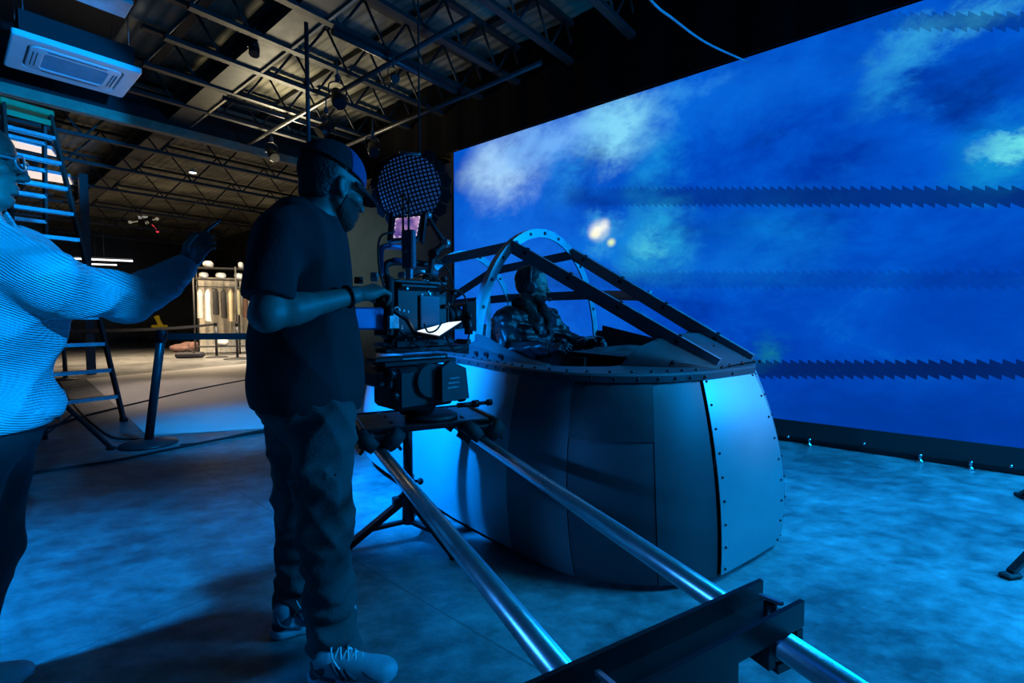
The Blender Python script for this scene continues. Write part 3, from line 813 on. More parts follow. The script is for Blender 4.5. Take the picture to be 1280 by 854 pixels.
def bracket(end, e, L):
    """channel bar whose one end is at end and which runs along -e"""
    c = end-e*(L/2); fp = V((e.y, -e.x, 0)); R = frame(e)
    def cross(far):
        a, b = (PF0, PF1) if far else (PN0, PN1); d = b-a
        t = ((a.x-c.x)*e.y-(a.y-c.y)*e.x)/(d.y*e.x-d.x*e.y); q = a+d*t; return V((q.x, q.y, 0))
    mb = MB(); zb = ZR+RR+.003
    prof = [(-.042, 0), (.042, 0), (.042, .046), (.034, .046), (.034, .009), (-.034, .009), (-.034, .046), (-.042, .046)]
    mb.prism([c-e*L/2+fp*x+V((0, 0, zb+z)) for x, z in prof], e*L)
    o = obj('end_bracket', mb, M_blk, track)
    for far in (0, 1):
        q = cross(far); m2 = MB(); rn = frame(RN)
        for sx in (-.024, .024): m2.tube([q+RN*.031*math.cos(t)+V((0, 0, ZR+.031*math.sin(t)))+RD*sx for t in np.linspace(-PI, 0, 11)], .007, 8)
        m2.box(q+V((0, 0, ZR-.036)), (.04, .07, .016), rn); m2.box(q+RN*.036+V((0, 0, ZR-.005)), (.016, .07, .05), rn); m2.box(q-RN*.036+V((0, 0, ZR-.005)), (.016, .07, .05), rn)
        obj('pipe_clamp', m2, M_blk, o)
        m3 = MB(); q3 = q+e*.005; m3.cyl(q3+V((0, 0, zb+.006)), q3+V((0, 0, zb+.03)), .009, n=10); m3.beam(q3-RD*.022+V((0, 0, zb+.032)), q3+RD*.022+V((0, 0, zb+.04)), .008, .006)
        obj('wing_bolt', m3, M_sil, o)
    m4 = MB(); q = end-e*.03; m4.cyl(q+V((0, 0, zb-.05)), q+V((0, 0, zb+.03)), .012, n=10); m4.lathe(q+V((0, 0, zb-.075)), (0, 0, 1), [(0, .018), (.006, .024), (.022, .024), (.028, .014)], 8)
    obj('knob', m4, M_blk, o)
    m5 = MB(); mid = (cross(0)+cross(1))/2; m5.box(mid+V((0, 0, zb-.03)), (.15, .06, .06), R, .01); obj('receiver', m5, M_blk, o)
    return mid
BE = V((.867, .498, 0)).normalized()
BC1 = bracket(V((.462, .837, 0))+BE*.035, BE, .66)
BC2 = bracket(PP(1, 2.65, 0)+RN*.05, RN, .58)
# low combo stands carrying the track
def combo_stand(c, label, ang0, ztop=ZR-.036, rleg=.33):
    t = empty('track_stand', V((c.x, c.y, 0)), label, 'stand')
    q = V((c.x, c.y, 0))
    mb = MB(); mb.cyl(q+V((0, 0, .10)), q+V((0, 0, .36)), .034, n=16); mb.cyl(q+V((0, 0, .34)), q+V((0, 0, ztop)), .026, n=16); obj('column', mb, M_blk, t)
    mb = MB(); mb.lathe(q+V((0, 0, .20)), (0, 0, 1), [(0, .044), (.01, .054), (.05, .054), (.06, .042)], 16); obj('collar', mb, M_blk2, t)
    mb = MB(); mb.cyl(q+V((0, 0, .33)), q+V((.06, -.02, .335)), .008, n=8); mb.ball(q+V((.07, -.023, .335)), .018, 10); obj('lock_knob', mb, M_blk2, t)
    for k in range(3):
        a = ang0+k*2*PI/3; e = V((math.cos(a), math.sin(a), 0))
        m = MB(); m.beam(q+e*.03+V((0, 0, .225)), q+e*rleg+V((0, 0, .02)), .046, .03); m.beam(q+e*.02+V((0, 0, .11)), q+e*rleg*.62+V((0, 0, .10)), .026, .018)
        m.box(q+e*.06+V((0, 0, .225)), (.05, .055, .05), frame(e), .008)
        l = obj('leg', m, M_blk, t)
        m = MB(); m.lathe(q+e*rleg, (0, 0, 1), [(0, .026), (.02, .026), (.035, .018)], 12); obj('rubber_foot', m, M_rub, l)
    return t
combo_stand(BC2, 'low black three-legged stand under the far end of the track', math.radians(-35))
combo_stand(BC1, 'low black three-legged stand under the near end of the track', math.radians(20))
# dolly platform on skate wheels
PC = V((-.43, 2.26, 0)); PZ = .74
Rp = frame(RN)
dolly = empty('camera_dolly', PC+V((0, 0, ZR)), 'black dolly platform rolling on the pipe rails', 'dolly')
mb = MB(); mb.box(PC+V((0, 0, PZ-.012)), (.60, .34, .024), Rp, .006); mb.box(PC+V((0, 0, PZ-.034)), (.50, .20, .02), Rp, .004)
for sg in (-1, 1): mb.box(PC+RN*.30*sg*.98+V((0, 0, PZ-.005)), (.02, .36, .03), Rp, .004)
obj('platform', mb, M_blk, dolly)
for far in (0, 1):
    for sg in (-1, 1):
        pc = PP(far, PC.y+(-.10 if far == 0 else .08), 0)+RD*sg*.125
        m = MB(); m.box(pc+V((0, 0, PZ-.036)), (.10, .13, .03), Rp, .006)
        for s2 in (-1, 1): m.box(pc+RN*.062*s2+V((0, 0, PZ-.060)), (.014, .15, .085), Rp @ Matrix.Rotation(s2*-.6, 3, 'Y'), .003)
        tr = obj('wheel_truck', m, M_blk, dolly)
        for s2 in (-1, 1):
            for s3 in (-1, 1):
                ax = (RN*s2*.707+V((0, 0, -.707)))               # axle leans over the pipe
                nrm = (RN*s2*.707+V((0, 0, .707))); ctr = pc+RD*s3*.054+V((0, 0, ZR))+nrm*(RR+.052)
                w_ = MB(); w_.lathe(ctr-ax*.03, ax, [(0, .034), (.004, .050), (.056, .050), (.06, .034)], 20)
                w_.cyl(ctr-ax*.038, ctr+ax*.038, .014, n=10); obj('wheel', w_, M_rub, tr)
mb = MB(); hpc = PC+V((.05, -.02, 0)); mb.lathe(hpc+V((0, 0, PZ)), (0, 0, 1), [(0, .12), (.008, .125), (.016, .125), (.024, .11), (.03, .085)], 36); obj('turntable_plate', mb, M_blk2, dolly)
# fluid head ------------------------------------------------------------
FC = V((.72, .69, 0)).normalized(); RC_ = V((.69, -.72, 0)).normalized(); Rc = frame(FC)
CO = V((-.445, 2.215, 0)); QS = .95
def Q(f, r, z): return CO+FC*f*QS+RC_*r*QS+V((0, 0, PZ+(z-PZ)*QS))
def qbox(mb, f0, f1, r0, r1, z0, z1, bev=.004):
    return mb.box(Q((f0+f1)/2, (r0+r1)/2, (z0+z1)/2), ((f1-f0)*QS, (r1-r0)*QS, (z1-z0)*QS), Rc, bev)
head = empty('fluid_head', Q(0, 0, PZ+.03), 'bulky black fluid head on the dolly platform under the film camera', 'tripod head')
mb = MB(); mb.lathe(Q(0, 0, PZ+.03), (0, 0, 1), [(0, .075), (.02, .085), (.05, .105), (.075, .105), (.08, .095)], 32); obj('pan_base', mb, M_blk, head)
mb = MB(); qbox(mb, -.17, .15, -.12, .12, PZ+.07, PZ+.262, .018); qbox(mb, -.20, .12, -.09, .09, PZ+.17, PZ+.266, .01); mb.cyl(Q(0, -.15, PZ+.20), Q(0, .14, PZ+.20), .075, n=28); qbox(mb, -.24, -.16, -.06, .07, PZ+.18, PZ+.25, .01); obj('body', mb, M_blk2, head)
mb = MB(); mb.prism([Q(.03, .145, PZ+.10), Q(.19, .145, PZ+.10), Q(.17, .145, PZ+.25), Q(.08, .145, PZ+.29), Q(.03, .145, PZ+.26)], RC_*.03); o = obj('side_cover', mb, mat('dark_grey_cover', (.03, .033, .04), .4), head)
mb = MB()
for k in range(3): qbox(mb, .06+.03*k*.2, .13, .175, .178, PZ+.16+.022*k, PZ+.166+.022*k, 0)
addgeo(o, mb, M_sil)
for (f, z, r) in ((.20, PZ+.17, .03), (.21, PZ+.09, .02), (-.19, PZ+.24, .028), (-.17, PZ+.14, .022)):
    m = MB(); a = FC if f > 0 else -FC
    p = Q(f-.05*(1 if f > 0 else -1), .09, z); m.lathe(p, a, [(0, r*.6), (.03, r*.6), (.032, r), (.06, r), (.065, r*.7)], 14); obj('knob', m, M_blk, head)
mb = MB(); mb.tube([Q(.16, .12, PZ+.06), Q(.24, .14, PZ+.06)], .012, 10); mb.lathe(Q(.24, .14, PZ+.06), FC*.97+RC_*.25, [(0, .018), (.03, .018), (.032, .009), (.075, .009), (.077, .016), (.10, .016)], 12); obj('brake_lever', mb, M_blk, head)
mb = MB(); qbox(mb, -.20, .20, -.06, .06, PZ+.27, PZ+.292, .003); qbox(mb, -.24, .16, -.045, .045, PZ+.292, PZ+.312, .003)
o = obj('sliding_plate', mb, M_blk, head)
mb = MB(); qbox(mb, -.10, .14, .0455, .048, PZ+.298, PZ+.303, 0); addgeo(o, mb, M_sil)
# film camera -----------------------------------------------------------
M_cam = mat('camera_body_grey', (.013, .014, .016), .42, .25, var=.15, scale=20)
M_vent = mat('camera_side_vent', (.05, .06, .08), .4, .6)
ZB = PZ+.33
fcam = empty('film_camera', Q(0, 0, ZB), 'black digital film camera with matte box and side vents aimed at the cockpit', 'camera')
mb = MB(); qbox(mb, -.15, .14, -.075, .075, ZB+.06, ZB+.30, .012); qbox(mb, -.12, .10, -.068, .068, ZB+.30, ZB+.325, .008); qbox(mb, .14, .165, -.06, .06, ZB+.08, ZB+.25, .01); o_body = obj('body', mb, M_cam, fcam)
mb = MB(); rs_ = random.Random(4)
for k in range(20):
    f = rs_.uniform(-.145, .14); z = ZB+rs_.choice([.075, .085, .28, .29, .12, .25])+rs_.uniform(-.012, .01); p = Q(f, .0755, z)
    mb.cyl(p, p+RC_*.003, rs_.choice([.0025, .0035, .005]), n=8)
for k in range(3): p = Q(-.13+.022*k, .0755, ZB+.20-.004*k); mb.box(p, (.006, .004, .010), Rc)
addgeo(o_body, mb, M_sil)
mb = MB(); qbox(mb, -.03, .085, .075, .086, ZB+.09, ZB+.27, .004)
for k in range(12): qbox(mb, -.022, .077, .086, .089, ZB+.10+.0135*k, ZB+.1065+.0135*k, 0)
obj('vent_panel', mb, M_vent, fcam)
mb = MB(); qbox(mb, -.19, .26, -.05, .05, ZB, ZB+.024, .004); qbox(mb, -.14, .13, -.06, .06, ZB+.024, ZB+.06, .004); obj('base_plate', mb, M_blk, fcam)
for r in (-.035, .035):
    m = MB(); m.cyl(Q(-.2, r, ZB+.04), Q(.27, r, ZB+.04), .0085, n=12); obj('support_rod', m, M_sil, fcam)
mb = MB(); lc = Q(.165, 0, ZB+.17)
mb.lathe(lc, FC, [(0, .045), (.008, .048), (.010, .052), (.024, .052), (.026, .047), (.04, .047), (.042, .054), (.06, .054), (.062, .05), (.07, .055), (.08, .055)], 32); obj('lens', mb, M_blk2, fcam)
mb = MB(); mb.lathe(lc+FC*.077, FC, [(0, .05), (.004, .045), (.006, .02)], 24); obj('front_element', mb, mat('lens_glass', (.01, .012, .02), .05), fcam)
mb = MB()
for t in range(40):
    a = 2*PI*t/40; q = lc+FC*.051+(RC_*math.cos(a)+V((0, 0, 1))*math.sin(a))*.054; mb.box(q, (.016, .004, .006), frame(FC, RC_*math.cos(a)+V((0, 0, math.sin(a)))))
obj('focus_gear', mb, M_blk, fcam)
# matte box
mb = MB(); f0, f1 = .315, .40
def mring(f, hw, hh): return [Q(f, -hw, ZB+.17-hh), Q(f, hw, ZB+.17-hh), Q(f, hw, ZB+.17+hh), Q(f, -hw, ZB+.17+hh)]
mb.grid([mring(.245, .058, .055), mring(.255, .068, .064), mring(.27, .072, .068), mring(.315, .082, .078), mring(.315, .078, .074), mring(.27, .066, .062), mring(.245, .052, .05)], smooth=False, closed_u=True)
obj('matte_box', mb, M_blk, fcam)
# follow focus motor and gear
mb = MB(); mb.cyl(Q(.24, .11, ZB+.08), Q(.24, .11, ZB+.16), .02, n=18); mb.lathe(Q(.255, .075, ZB+.17), FC, [(0, .026), (.02, .026)], 22); qbox(mb, .22, .25, .03, .12, ZB+.03, ZB+.055, .003); obj('focus_motor', mb, M_blk, fcam)
# top plate, handle and bracket
mb = MB(); qbox(mb, -.15, .15, -.055, .055, ZB+.325, ZB+.34, .003)
for k in range(9): mb.cyl(Q(-.13+.032*k, .03, ZB+.34), Q(-.13+.032*k, .03, ZB+.3415), .006, n=8)
obj('top_plate', mb, M_sil if False else M_blk, fcam)
mb = MB(); mb.tube(crom([Q(-.15, 0, ZB+.34), Q(-.16, 0, ZB+.40), Q(-.10, 0, ZB+.425), Q(.06, 0, ZB+.425), Q(.10, 0, ZB+.40), Q(.10, 0, ZB+.34)], 6), .016, 12); obj('top_handle', mb, M_blk2, fcam)
mb = MB(); mb.cyl(Q(-.06, .03, ZB+.38), Q(.10, .035, ZB+.38), .020, n=16); obj('handle_clamp', mb, M_sil, fcam)
mb = MB(); mb.tube(crom([Q(-.19, .02, ZB+.35), Q(-.19, .02, ZB+.46), Q(-.16, .02, ZB+.49), Q(-.04, .02, ZB+.49)], 6), .013, 10); mb.cyl(Q(-.13, .02, ZB+.43), Q(-.02, .02, ZB+.43), .011, n=10)
obj('accessory_bracket', mb, M_blue, fcam)
# rear battery and connectors
mb = MB(); qbox(mb, -.34, -.19, -.05, .05, ZB+.11, ZB+.21, .008); o = obj('battery', mb, M_blue, fcam); o['label'] = 'blue-grey battery block at the rear'
mb = MB(); qbox(mb, -.19, -.15, -.06, .06, ZB+.08, ZB+.27, .004); qbox(mb, -.34, -.24, -.02, .06, ZB+.27, ZB+.30, .004); obj('battery_plate', mb, M_blk, fcam)
mb = MB(); mb.box(Q(-.17, .085, ZB+.15), (.05, .02, .07), Rc, .004); o = obj('power_lock', mb, M_sil, fcam)
mb = MB()
for k in (-1, 1):
    ct = Q(-.17+.013*k, .097, ZB+.20); mb.tube([ct+FC*.011*math.cos(a)+V((0, 0, .011*math.sin(a))) for a in np.linspace(0, 2*PI, 14)[:-1]], .0028, 6, closed=True)
addgeo(o, mb, mat('pale_ring', (.8, .8, .82), .4))
# cables
for pts, r in (([Q(-.15, .08, ZB+.12), Q(-.12, .12, ZB+.07), Q(-.05, .13, ZB+.03), Q(.0, .12, ZB+.06), Q(.05, .10, ZB+.10)], .005),
               ([Q(.08, .09, ZB+.28), Q(.12, .14, ZB+.30), Q(.2, .13, ZB+.27), Q(.24, .11, ZB+.17)], .0045),
               ([Q(-.17, .04, ZB+.25), Q(-.22, .06, ZB+.38), Q(-.20, .03, ZB+.52), Q(-.12, .02, ZB+.56)], .005),
               ([Q(.09, .09, ZB+.1), Q(.13, .15, ZB+.0), Q(.2, .14, ZB+.03), Q(.24, .12, ZB+.09)], .004),
               ([Q(-.14, .07, ZB+.08), Q(-.19, .10, ZB+.03), Q(-.10, .11, ZB+.012), Q(-.04, .10, ZB+.02), Q(-.02, .06, ZB+.03)], .006),
               ([Q(-.08, .06, ZB+.34), Q(-.02, .10, ZB+.37), Q(.06, .10, ZB+.35), Q(.13, .08, ZB+.30)], .004),
               ([Q(.02, .06, ZB+.34), Q(.06, .05, ZB+.44), Q(.16, .03, ZB+.42), Q(.20, .04, ZB+.32), Q(.17, .06, ZB+.22)], .0045)):
    m = MB(); m.tube(crom(pts, 6), r, 8); obj('cable', m, M_rub, fcam)
for (f, r, z, s) in ((-.23, .03, ZB+.345, .03), (-.28, -.02, ZB+.33, .024), (-.10, .05, ZB+.36, .022), (.03, .05, ZB+.36, .02), (.14, .03, ZB+.35, .026), (.17, .08, ZB+.29, .02), (.12, .085, ZB+.22, .016), (.19, .085, ZB+.12, .02)):
    m = MB(); m.box(Q(f, r, z), (s*1.6, s, s*1.2), Rc @ Matrix.Rotation(f*9, 3, 'Z'), .003); m.cyl(Q(f, r, z), Q(f, r+.03, z+.008), s*.3, n=10); obj('connector_block', m, random.choice([M_blk, M_blk, M_gry, M_sil]), fcam)
# wireless transmitter with two aerials
def carbon():
    m, nt, b = new_mat('woven_carbon_weave'); L = nt.links.new
    tc = nt.nodes.new('ShaderNodeTexCoord'); w_ = nt.nodes.new('ShaderNodeTexWave'); w_.inputs['Scale'].default_value = 55; w_.bands_direction = 'DIAGONAL'
    L(tc.outputs['Object'], w_.inputs['Vector']); r = nt.nodes.new('ShaderNodeValToRGB'); r.color_ramp.elements[0].color = (.01, .012, .016, 1); r.color_ramp.elements[1].color = (.16, .2, .28, 1)
    r.color_ramp.elements[0].position = .4; r.color_ramp.elements[1].position = .6
    L(w_.outputs['Fac'], r.inputs['Fac']); L(r.outputs['Color'], b.inputs['Base Color']); b.inputs['Roughness'].default_value = .35; return m
tx = empty('video_transmitter', Q(-.02, .03, ZB+.40), 'slim carbon patterned video transmitter with two tall aerials above the camera', 'transmitter')
Rt = frame(V((.45, .89, 0))); tc_ = W(511, 312, 2.073)
mb = MB(); mb.box(tc_, (.03, .062, .165), Rt, .006); o = obj('case', mb, carbon(), tx); mb = MB(); mb.box(tc_+Rt @ V((-.0155, .005, -.01)), (.003, .022, .012), Rt); addgeo(o, mb, M_sil)
mb = MB(); mb.box(tc_+V((0, 0, -.10)), (.02, .03, .05), Rt, .003); obj('bracket', mb, M_sil, tx)
for px in (504, 511):
    p = W(px, 292, 2.073); m = MB(); m.tube([p, p+V((0, 0, .03)), p+V((0, 0, .17))], [.0062, .005, .0045], 10); obj('aerial', m, M_blk, tx)
# on-board monitor
mon = empty('camera_monitor', W(507, 298, 2.167), 'small on-camera monitor with a glowing pink picture', 'monitor')
c_ = [W(491.5, 297.5, 2.148), W(521, 295, 2.204), W(525.5, 270, 2.242), W(494.5, 273, 2.186)]
nrm = (c_[1]-c_[0]).cross(c_[3]-c_[0]).normalized()
if nrm.y > 0: nrm = -nrm
ctr = sum(c_, V())/4
def grow(k): return [ctr+(p-ctr)*k for p in c_]
mb = MB(); mb.prism([p-nrm*.004 for p in grow(1.28)], -nrm*.022); obj('housing', mb, M_blk, mon, bev=.003)
def pink():
    m, nt, b = new_mat('pink_picture'); L = nt.links.new
    tc = nt.nodes.new('ShaderNodeTexCoord'); n = nt.nodes.new('ShaderNodeTexNoise'); n.inputs['Scale'].default_value = 18; L(tc.outputs['Object'], n.inputs['Vector'])
    r = nt.nodes.new('ShaderNodeValToRGB'); r.color_ramp.elements[0].color = (*lin(92, 70, 150), 1); r.color_ramp.elements[1].color = (*lin(196, 150, 205), 1)
    r.color_ramp.elements[0].position = .35; r.color_ramp.elements[1].position = .65
    L(n.outputs['Fac'], r.inputs['Fac']); b.inputs['Base Color'].default_value = (.01, .01, .01, 1); L(r.outputs['Color'], b.inputs['Emission Color']); b.inputs['Emission Strength'].default_value = .8; return m
mb = MB(); mb.prism([p-nrm*.0035 for p in c_], nrm*.002); o = obj('screen', mb, pink(), mon)
mb = MB()
g4 = grow(.95)
for i in range(4):
    a, b = g4[i], g4[(i+1) % 4]; n = 9
    for k in range(n):
        if k % 2 == 0: mb.beam(a+(b-a)*(k/n)+nrm*.0005, a+(b-a)*((k+.7)/n)+nrm*.0005, .0035, .001, nrm)
addgeo(o, mb, mat('white_frame_line', (.02, .02, .02), .5, emit=(.9, .8, .95), estr=.9))
for px0, px1 in ((487, 490), (527, 531)):
    m = MB(); m.beam(W(px0, 303, 2.148), W(px1, 268, 2.204), .016, .03); obj('sun_hood', m, M_blk, mon)
# articulated arm carrying the monitor
arm = empty('articulated_arm', Q(.18, .05, ZB+.3), 'black jointed arm with chrome knuckles rising beside the monitor', 'arm')
J = [W(536, 350, 2.204), W(541, 318, 2.223), W(556, 305, 2.260), W(533, 270, 2.260)]
for a, b, r in ((J[0], J[1], .016), (J[1], J[2], .020), (J[2], J[3], .014)):
    m = MB(); m.tube([a, a+(b-a)*.2, a+(b-a)*.5, a+(b-a)*.8, b], [r*.8, r, r*.8, r, r*.75], 12); obj('segment', m, M_blk2, arm)
for p, r in ((J[1], .024), (J[2], .020), (J[3], .018)):
    m = MB(); m.lathe(p-V((0, .02, 0)), (0.3, 1, .1), [(0, r*.6), (.004, r), (.03, r), (.036, r*.6)], 14); o = obj('knuckle', m, M_blk if r > .022 else M_sil, arm)
# tilted panel low under the lens, its white glow stands in for a reflection
glow_p = empty('glow_panel', Q(.16, .16, ZB), 'small tilted white panel below the lens, its glow standing in for a reflection', 'monitor')
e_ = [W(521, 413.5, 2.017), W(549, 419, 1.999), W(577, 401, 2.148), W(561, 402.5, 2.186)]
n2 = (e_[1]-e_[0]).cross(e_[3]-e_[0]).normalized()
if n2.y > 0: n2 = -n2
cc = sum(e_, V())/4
mb = MB(); mb.prism([cc+(p-cc)*1.10-n2*.003 for p in e_], -n2*.016); obj('housing', mb, M_blk, glow_p, bev=.002)
mb = MB(); mb.prism([cc+(p-cc)*.98-n2*.003 for p in e_], n2*.002); obj('screen', mb, mat('white_glow', (.5, .5, .5), .4, emit=(.85, .93, 1), estr=1.1), glow_p)  # glowing face imitates a bright reflection, no real display
mb = MB(); mb.tube(crom([W(530, 405, 1.999), W(535, 415, 1.989), W(545, 413, 1.989), W(552, 404, 2.017)], 6), .004, 8); mb.tube([cc-n2*.02, Q(.14, .115, ZB+.05)], .008, 8); obj('mount_loop', mb, M_blk, glow_p)
# ------------------------------------------------------------------ round honeycomb softbox
sb_c = W(512, 236, 2.95); sb_n = (V((-.30, -.10, 1.28))-sb_c); sb_n = V((-.12, -.95, -.10)).normalized()
sbx = empty('round_softbox', sb_c, 'round black softbox with a honeycomb grid hanging above the film camera', 'softbox')
Rs = frame(sb_n); SR = .205
def S3(a, r, t): return sb_c+Rs @ V((t, r*math.cos(a), r*math.sin(a)))
mb = MB(); prof = [(.03, 1.0), (0, 1.02), (-.05, .96), (-.12, .74), (-.17, .40), (-.19, .16)]
mb.grid([[S3(2*PI*k/32, SR*r, t) for k in range(32)] for t, r in prof], closed_u=True); obj('shell', mb, M_drape, sbx, solid=.004, soff=0)
mb = MB(); mb.grid([[S3(2*PI*k/32, SR*r, .004+.05*(1-r*r)) for k in range(32)] for r in (.98, .8, .6, .4, .2, .02)], closed_u=True); obj('diffuser', mb, mat('blue_glow_diffuser', (.5, .55, .65), .8, emit=(.03, .16, .62), estr=.22), sbx)  # faint blue emission added so the fabric shows behind the grid
mb = MB(); st = .0235
nmx = int(SR/st)
for i in range(-nmx, nmx+1):
    x = i*st; L2 = math.sqrt(max(0, (SR*.98)**2-x*x)); m_ = 8
    for R_ in (0.25, .25+PI/2):
        e1 = V((0, math.cos(R_), math.sin(R_))); e2 = V((0, -math.sin(R_), math.cos(R_)))
        pts = []
        for k in range(m_+1):
            y = -L2+2*L2*k/m_; rr = min(1, (x*x+y*y)/SR**2); pts.append((e1*x+e2*y, .02+.05*(1-rr)))
        rows = [[sb_c+Rs @ (p+V((t, 0, 0))) for p, t in pts], [sb_c+Rs @ (p+V((t+.012, 0, 0))) for p, t in pts]]
        rows2 = [[sb_c+Rs @ (p+e1*.006+V((t, 0, 0))) for p, t in pts], [sb_c+Rs @ (p+e1*.006+V((t+.012, 0, 0))) for p, t in pts]]
        mb.grid([rows[0], rows[1], rows2[1], rows2[0], rows[0]], smooth=False)
obj('honeycomb_grid', mb, M_drape, sbx)
mb = MB()
for k in range(16):
    a = 2*PI*k/16; a2 = a+2*PI/16*.9
    if math.sin(a) > .75: continue
    mb.prism([S3(a, SR*1.0, .02), S3(a2, SR*1.0, .02), S3(a2, SR*1.20, -.01), S3((a+a2)/2, SR*1.27, -.02), S3(a, SR*1.17, -.01)], Rs @ V((-.006, 0, 0)))
obj('skirt', mb, M_drape, sbx)
mb = MB(); mb.tube(crom([S3(PI/2-.45, SR*1.01, .035), S3(PI/2-.15, SR*.93, .06), S3(PI/2+.2, SR*1.01, .035)], 6), [.004]+[.010]*11+[.004], 8); obj('speed_ring_tab', mb, M_sil, sbx)
mb = MB(); hang = sb_c-sb_n*.2; mb.cyl(hang, V((hang.x, hang.y, 4.32)), .006, n=10); mb.lathe(sb_c-sb_n*.17, -sb_n, [(0, .06), (.02, .08), (.16, .08), (.18, .05)], 20); obj('drop_rod', mb, M_blackdeck, sbx)
# ------------------------------------------------------------------ stand at the right edge
fs1, fs2 = H(1263, 722, 0), H(1277, 622, 0); md = (fs1+fs2)/2; pv = V((fs2.y-fs1.y, fs1.x-fs2.x, 0)).normalized(); sc_ = md+pv*.43
ls = empty('light_stand', V((sc_.x, sc_.y, 0)), 'black light stand whose leg tips reach in over the bright floor', 'stand')
rl = (fs1-sc_).length; a1 = math.atan2(fs1.y-sc_.y, fs1.x-sc_.x); a2 = math.atan2(fs2.y-sc_.y, fs2.x-sc_.x); a3 = math.atan2(sc_.y-md.y, sc_.x-md.x)
for a in (a1, a2, a3):
    e = V((math.cos(a), math.sin(a), 0)); m = MB(); m.beam(sc_+e*.03+V((0, 0, .62)), sc_+e*rl+V((0, 0, .025)), .03, .02); m.beam(sc_+e*.03+V((0, 0, .28)), sc_+e*rl*.5+V((0, 0, .33)), .02, .012)
    l = obj('leg', m, M_blk, ls); m = MB(); m.box(sc_+e*rl+V((0, 0, .012)), (.09, .05, .024), frame(e), .008); obj('rubber_foot', m, M_rub, l)
mb = MB(); mb.cyl(sc_+V((0, 0, .2)), sc_+V((0, 0, 1.4)), .02, n=14); mb.cyl(sc_+V((0, 0, 1.4)), sc_+V((0, 0, 3.2)), .015, n=14); obj('column', mb, M_blk, ls)
# ================================================================== PEOPLE
def skin_mat(name, col):
    m = mat(name, col, .5, 0, var=.10, scale=25, bump=.08, bscale=180, rvar=.06); m.node_tree.nodes['Principled BSDF'].inputs['Subsurface Weight'].default_value = .05; return m
M_skin1 = skin_mat('brown_skin', (.19, .125, .11)); M_skin2 = skin_mat('dark_brown_skin', (.20, .12, .10)); M_skin3 = skin_mat('tan_skin', (.38, .25, .21))
M_hair = mat('black_hair', (.012, .010, .009), .55, bump=.6, bscale=90)
M_beard = mat('dark_beard', (.025, .017, .013), .65, bump=.8, bscale=160)
M_eye = mat('eye_white', (.6, .6, .58), .2, scale=60); M_iris = mat('dark_iris', (.02, .012, .01), .15)

class Head:
    """a head frame: local x forward, y left, z up; unit = metres of an average head"""
    def __init__(s, c, fwd, up, sc): s.c = V(c); s.R = frame(fwd, up); s.sc = sc; s.Rn = np.array(s.R)
    def p(s, x, y, z): return s.c+s.R @ V((x, y, z))*s.sc
    def e(s, S, x, y, z, rx, ry, rz, k=.012, rot=0, ax='Y', cut=False):
        R = s.R @ Matrix.Rotation(rot, 3, ax) if rot else s.R
        S.ell(s.p(x, y, z), (rx*s.sc, ry*s.sc, rz*s.sc), np.array(R), k*s.sc, cut)
    def k(s, S, a, b, ra, rb, k=.01, cut=False): S.cap(s.p(*a), s.p(*b), ra*s.sc, rb*s.sc, k*s.sc, cut)
    def skin(s, S, beardless=True):
        e, k = s.e, s.k
        e(S, -.018, 0, .040, .098, .077, .088)                      # skull
        e(S, .035, 0, .030, .062, .064, .070, .02)                  # forehead
        e(S, .030, 0, -.045, .062, .058, .080, .02)                 # face
        e(S, .052, 0, -.100, .034, .032, .026, .018)                # chin
        for y in (-1, 1):
            k(S, (-.005, .060*y, -.045), (.055, .028*y, -.10), .020, .016, .016)     # jaw line
            e(S, .058, .042*y, -.022, .028, .024, .020, .014)       # cheek bone
            k(S, (.080, .040*y, .020), (.087, .012*y, .018), .010, .010, .010)       # brow
        for y in (-1, 1):
            e(S, .101, .032*y, .000, .016, .018, .011, .008, cut=True)               # eye socket
            e(S, .078, .032*y, .000, .0135, .0145, .0125, .003)     # eyeball with lids
            k(S, (.089, .044*y, .003), (.091, .020*y, .004), .003, .003, .003)
        k(S, (.090, 0, .012), (.111, 0, -.034), .0075, .0115, .010) # nose
        for y in (-1, 1):
            e(S, .101, .012*y, -.038, .011, .008, .008, .005)
            e(S, .108, .006*y, -.047, .005, .0035, .004, .003, cut=True)
        e(S, .086, 0, -.064, .012, .022, .0065, .006); e(S, .085, 0, -.077, .011, .019, .0075, .005)
        k(S, (.098, -.02, -.0705), (.098, .02, -.0705), .0018, .0018, .002, cut=True)
        e(S, .083, 0, -.089, .008, .018, .004, .006, cut=True)
        for y in (-1, 1):                                           # ears
            e(S, -.006, .080*y, -.008, .019, .008, .033, .006, rot=-.25)
            e(S, -.002, .089*y, -.006, .010, .006, .020, .004, rot=-.25, cut=True)
            e(S, -.002, .082*y, -.036, .008, .006, .009, .004)
    def eyes(s, parent):
        pass
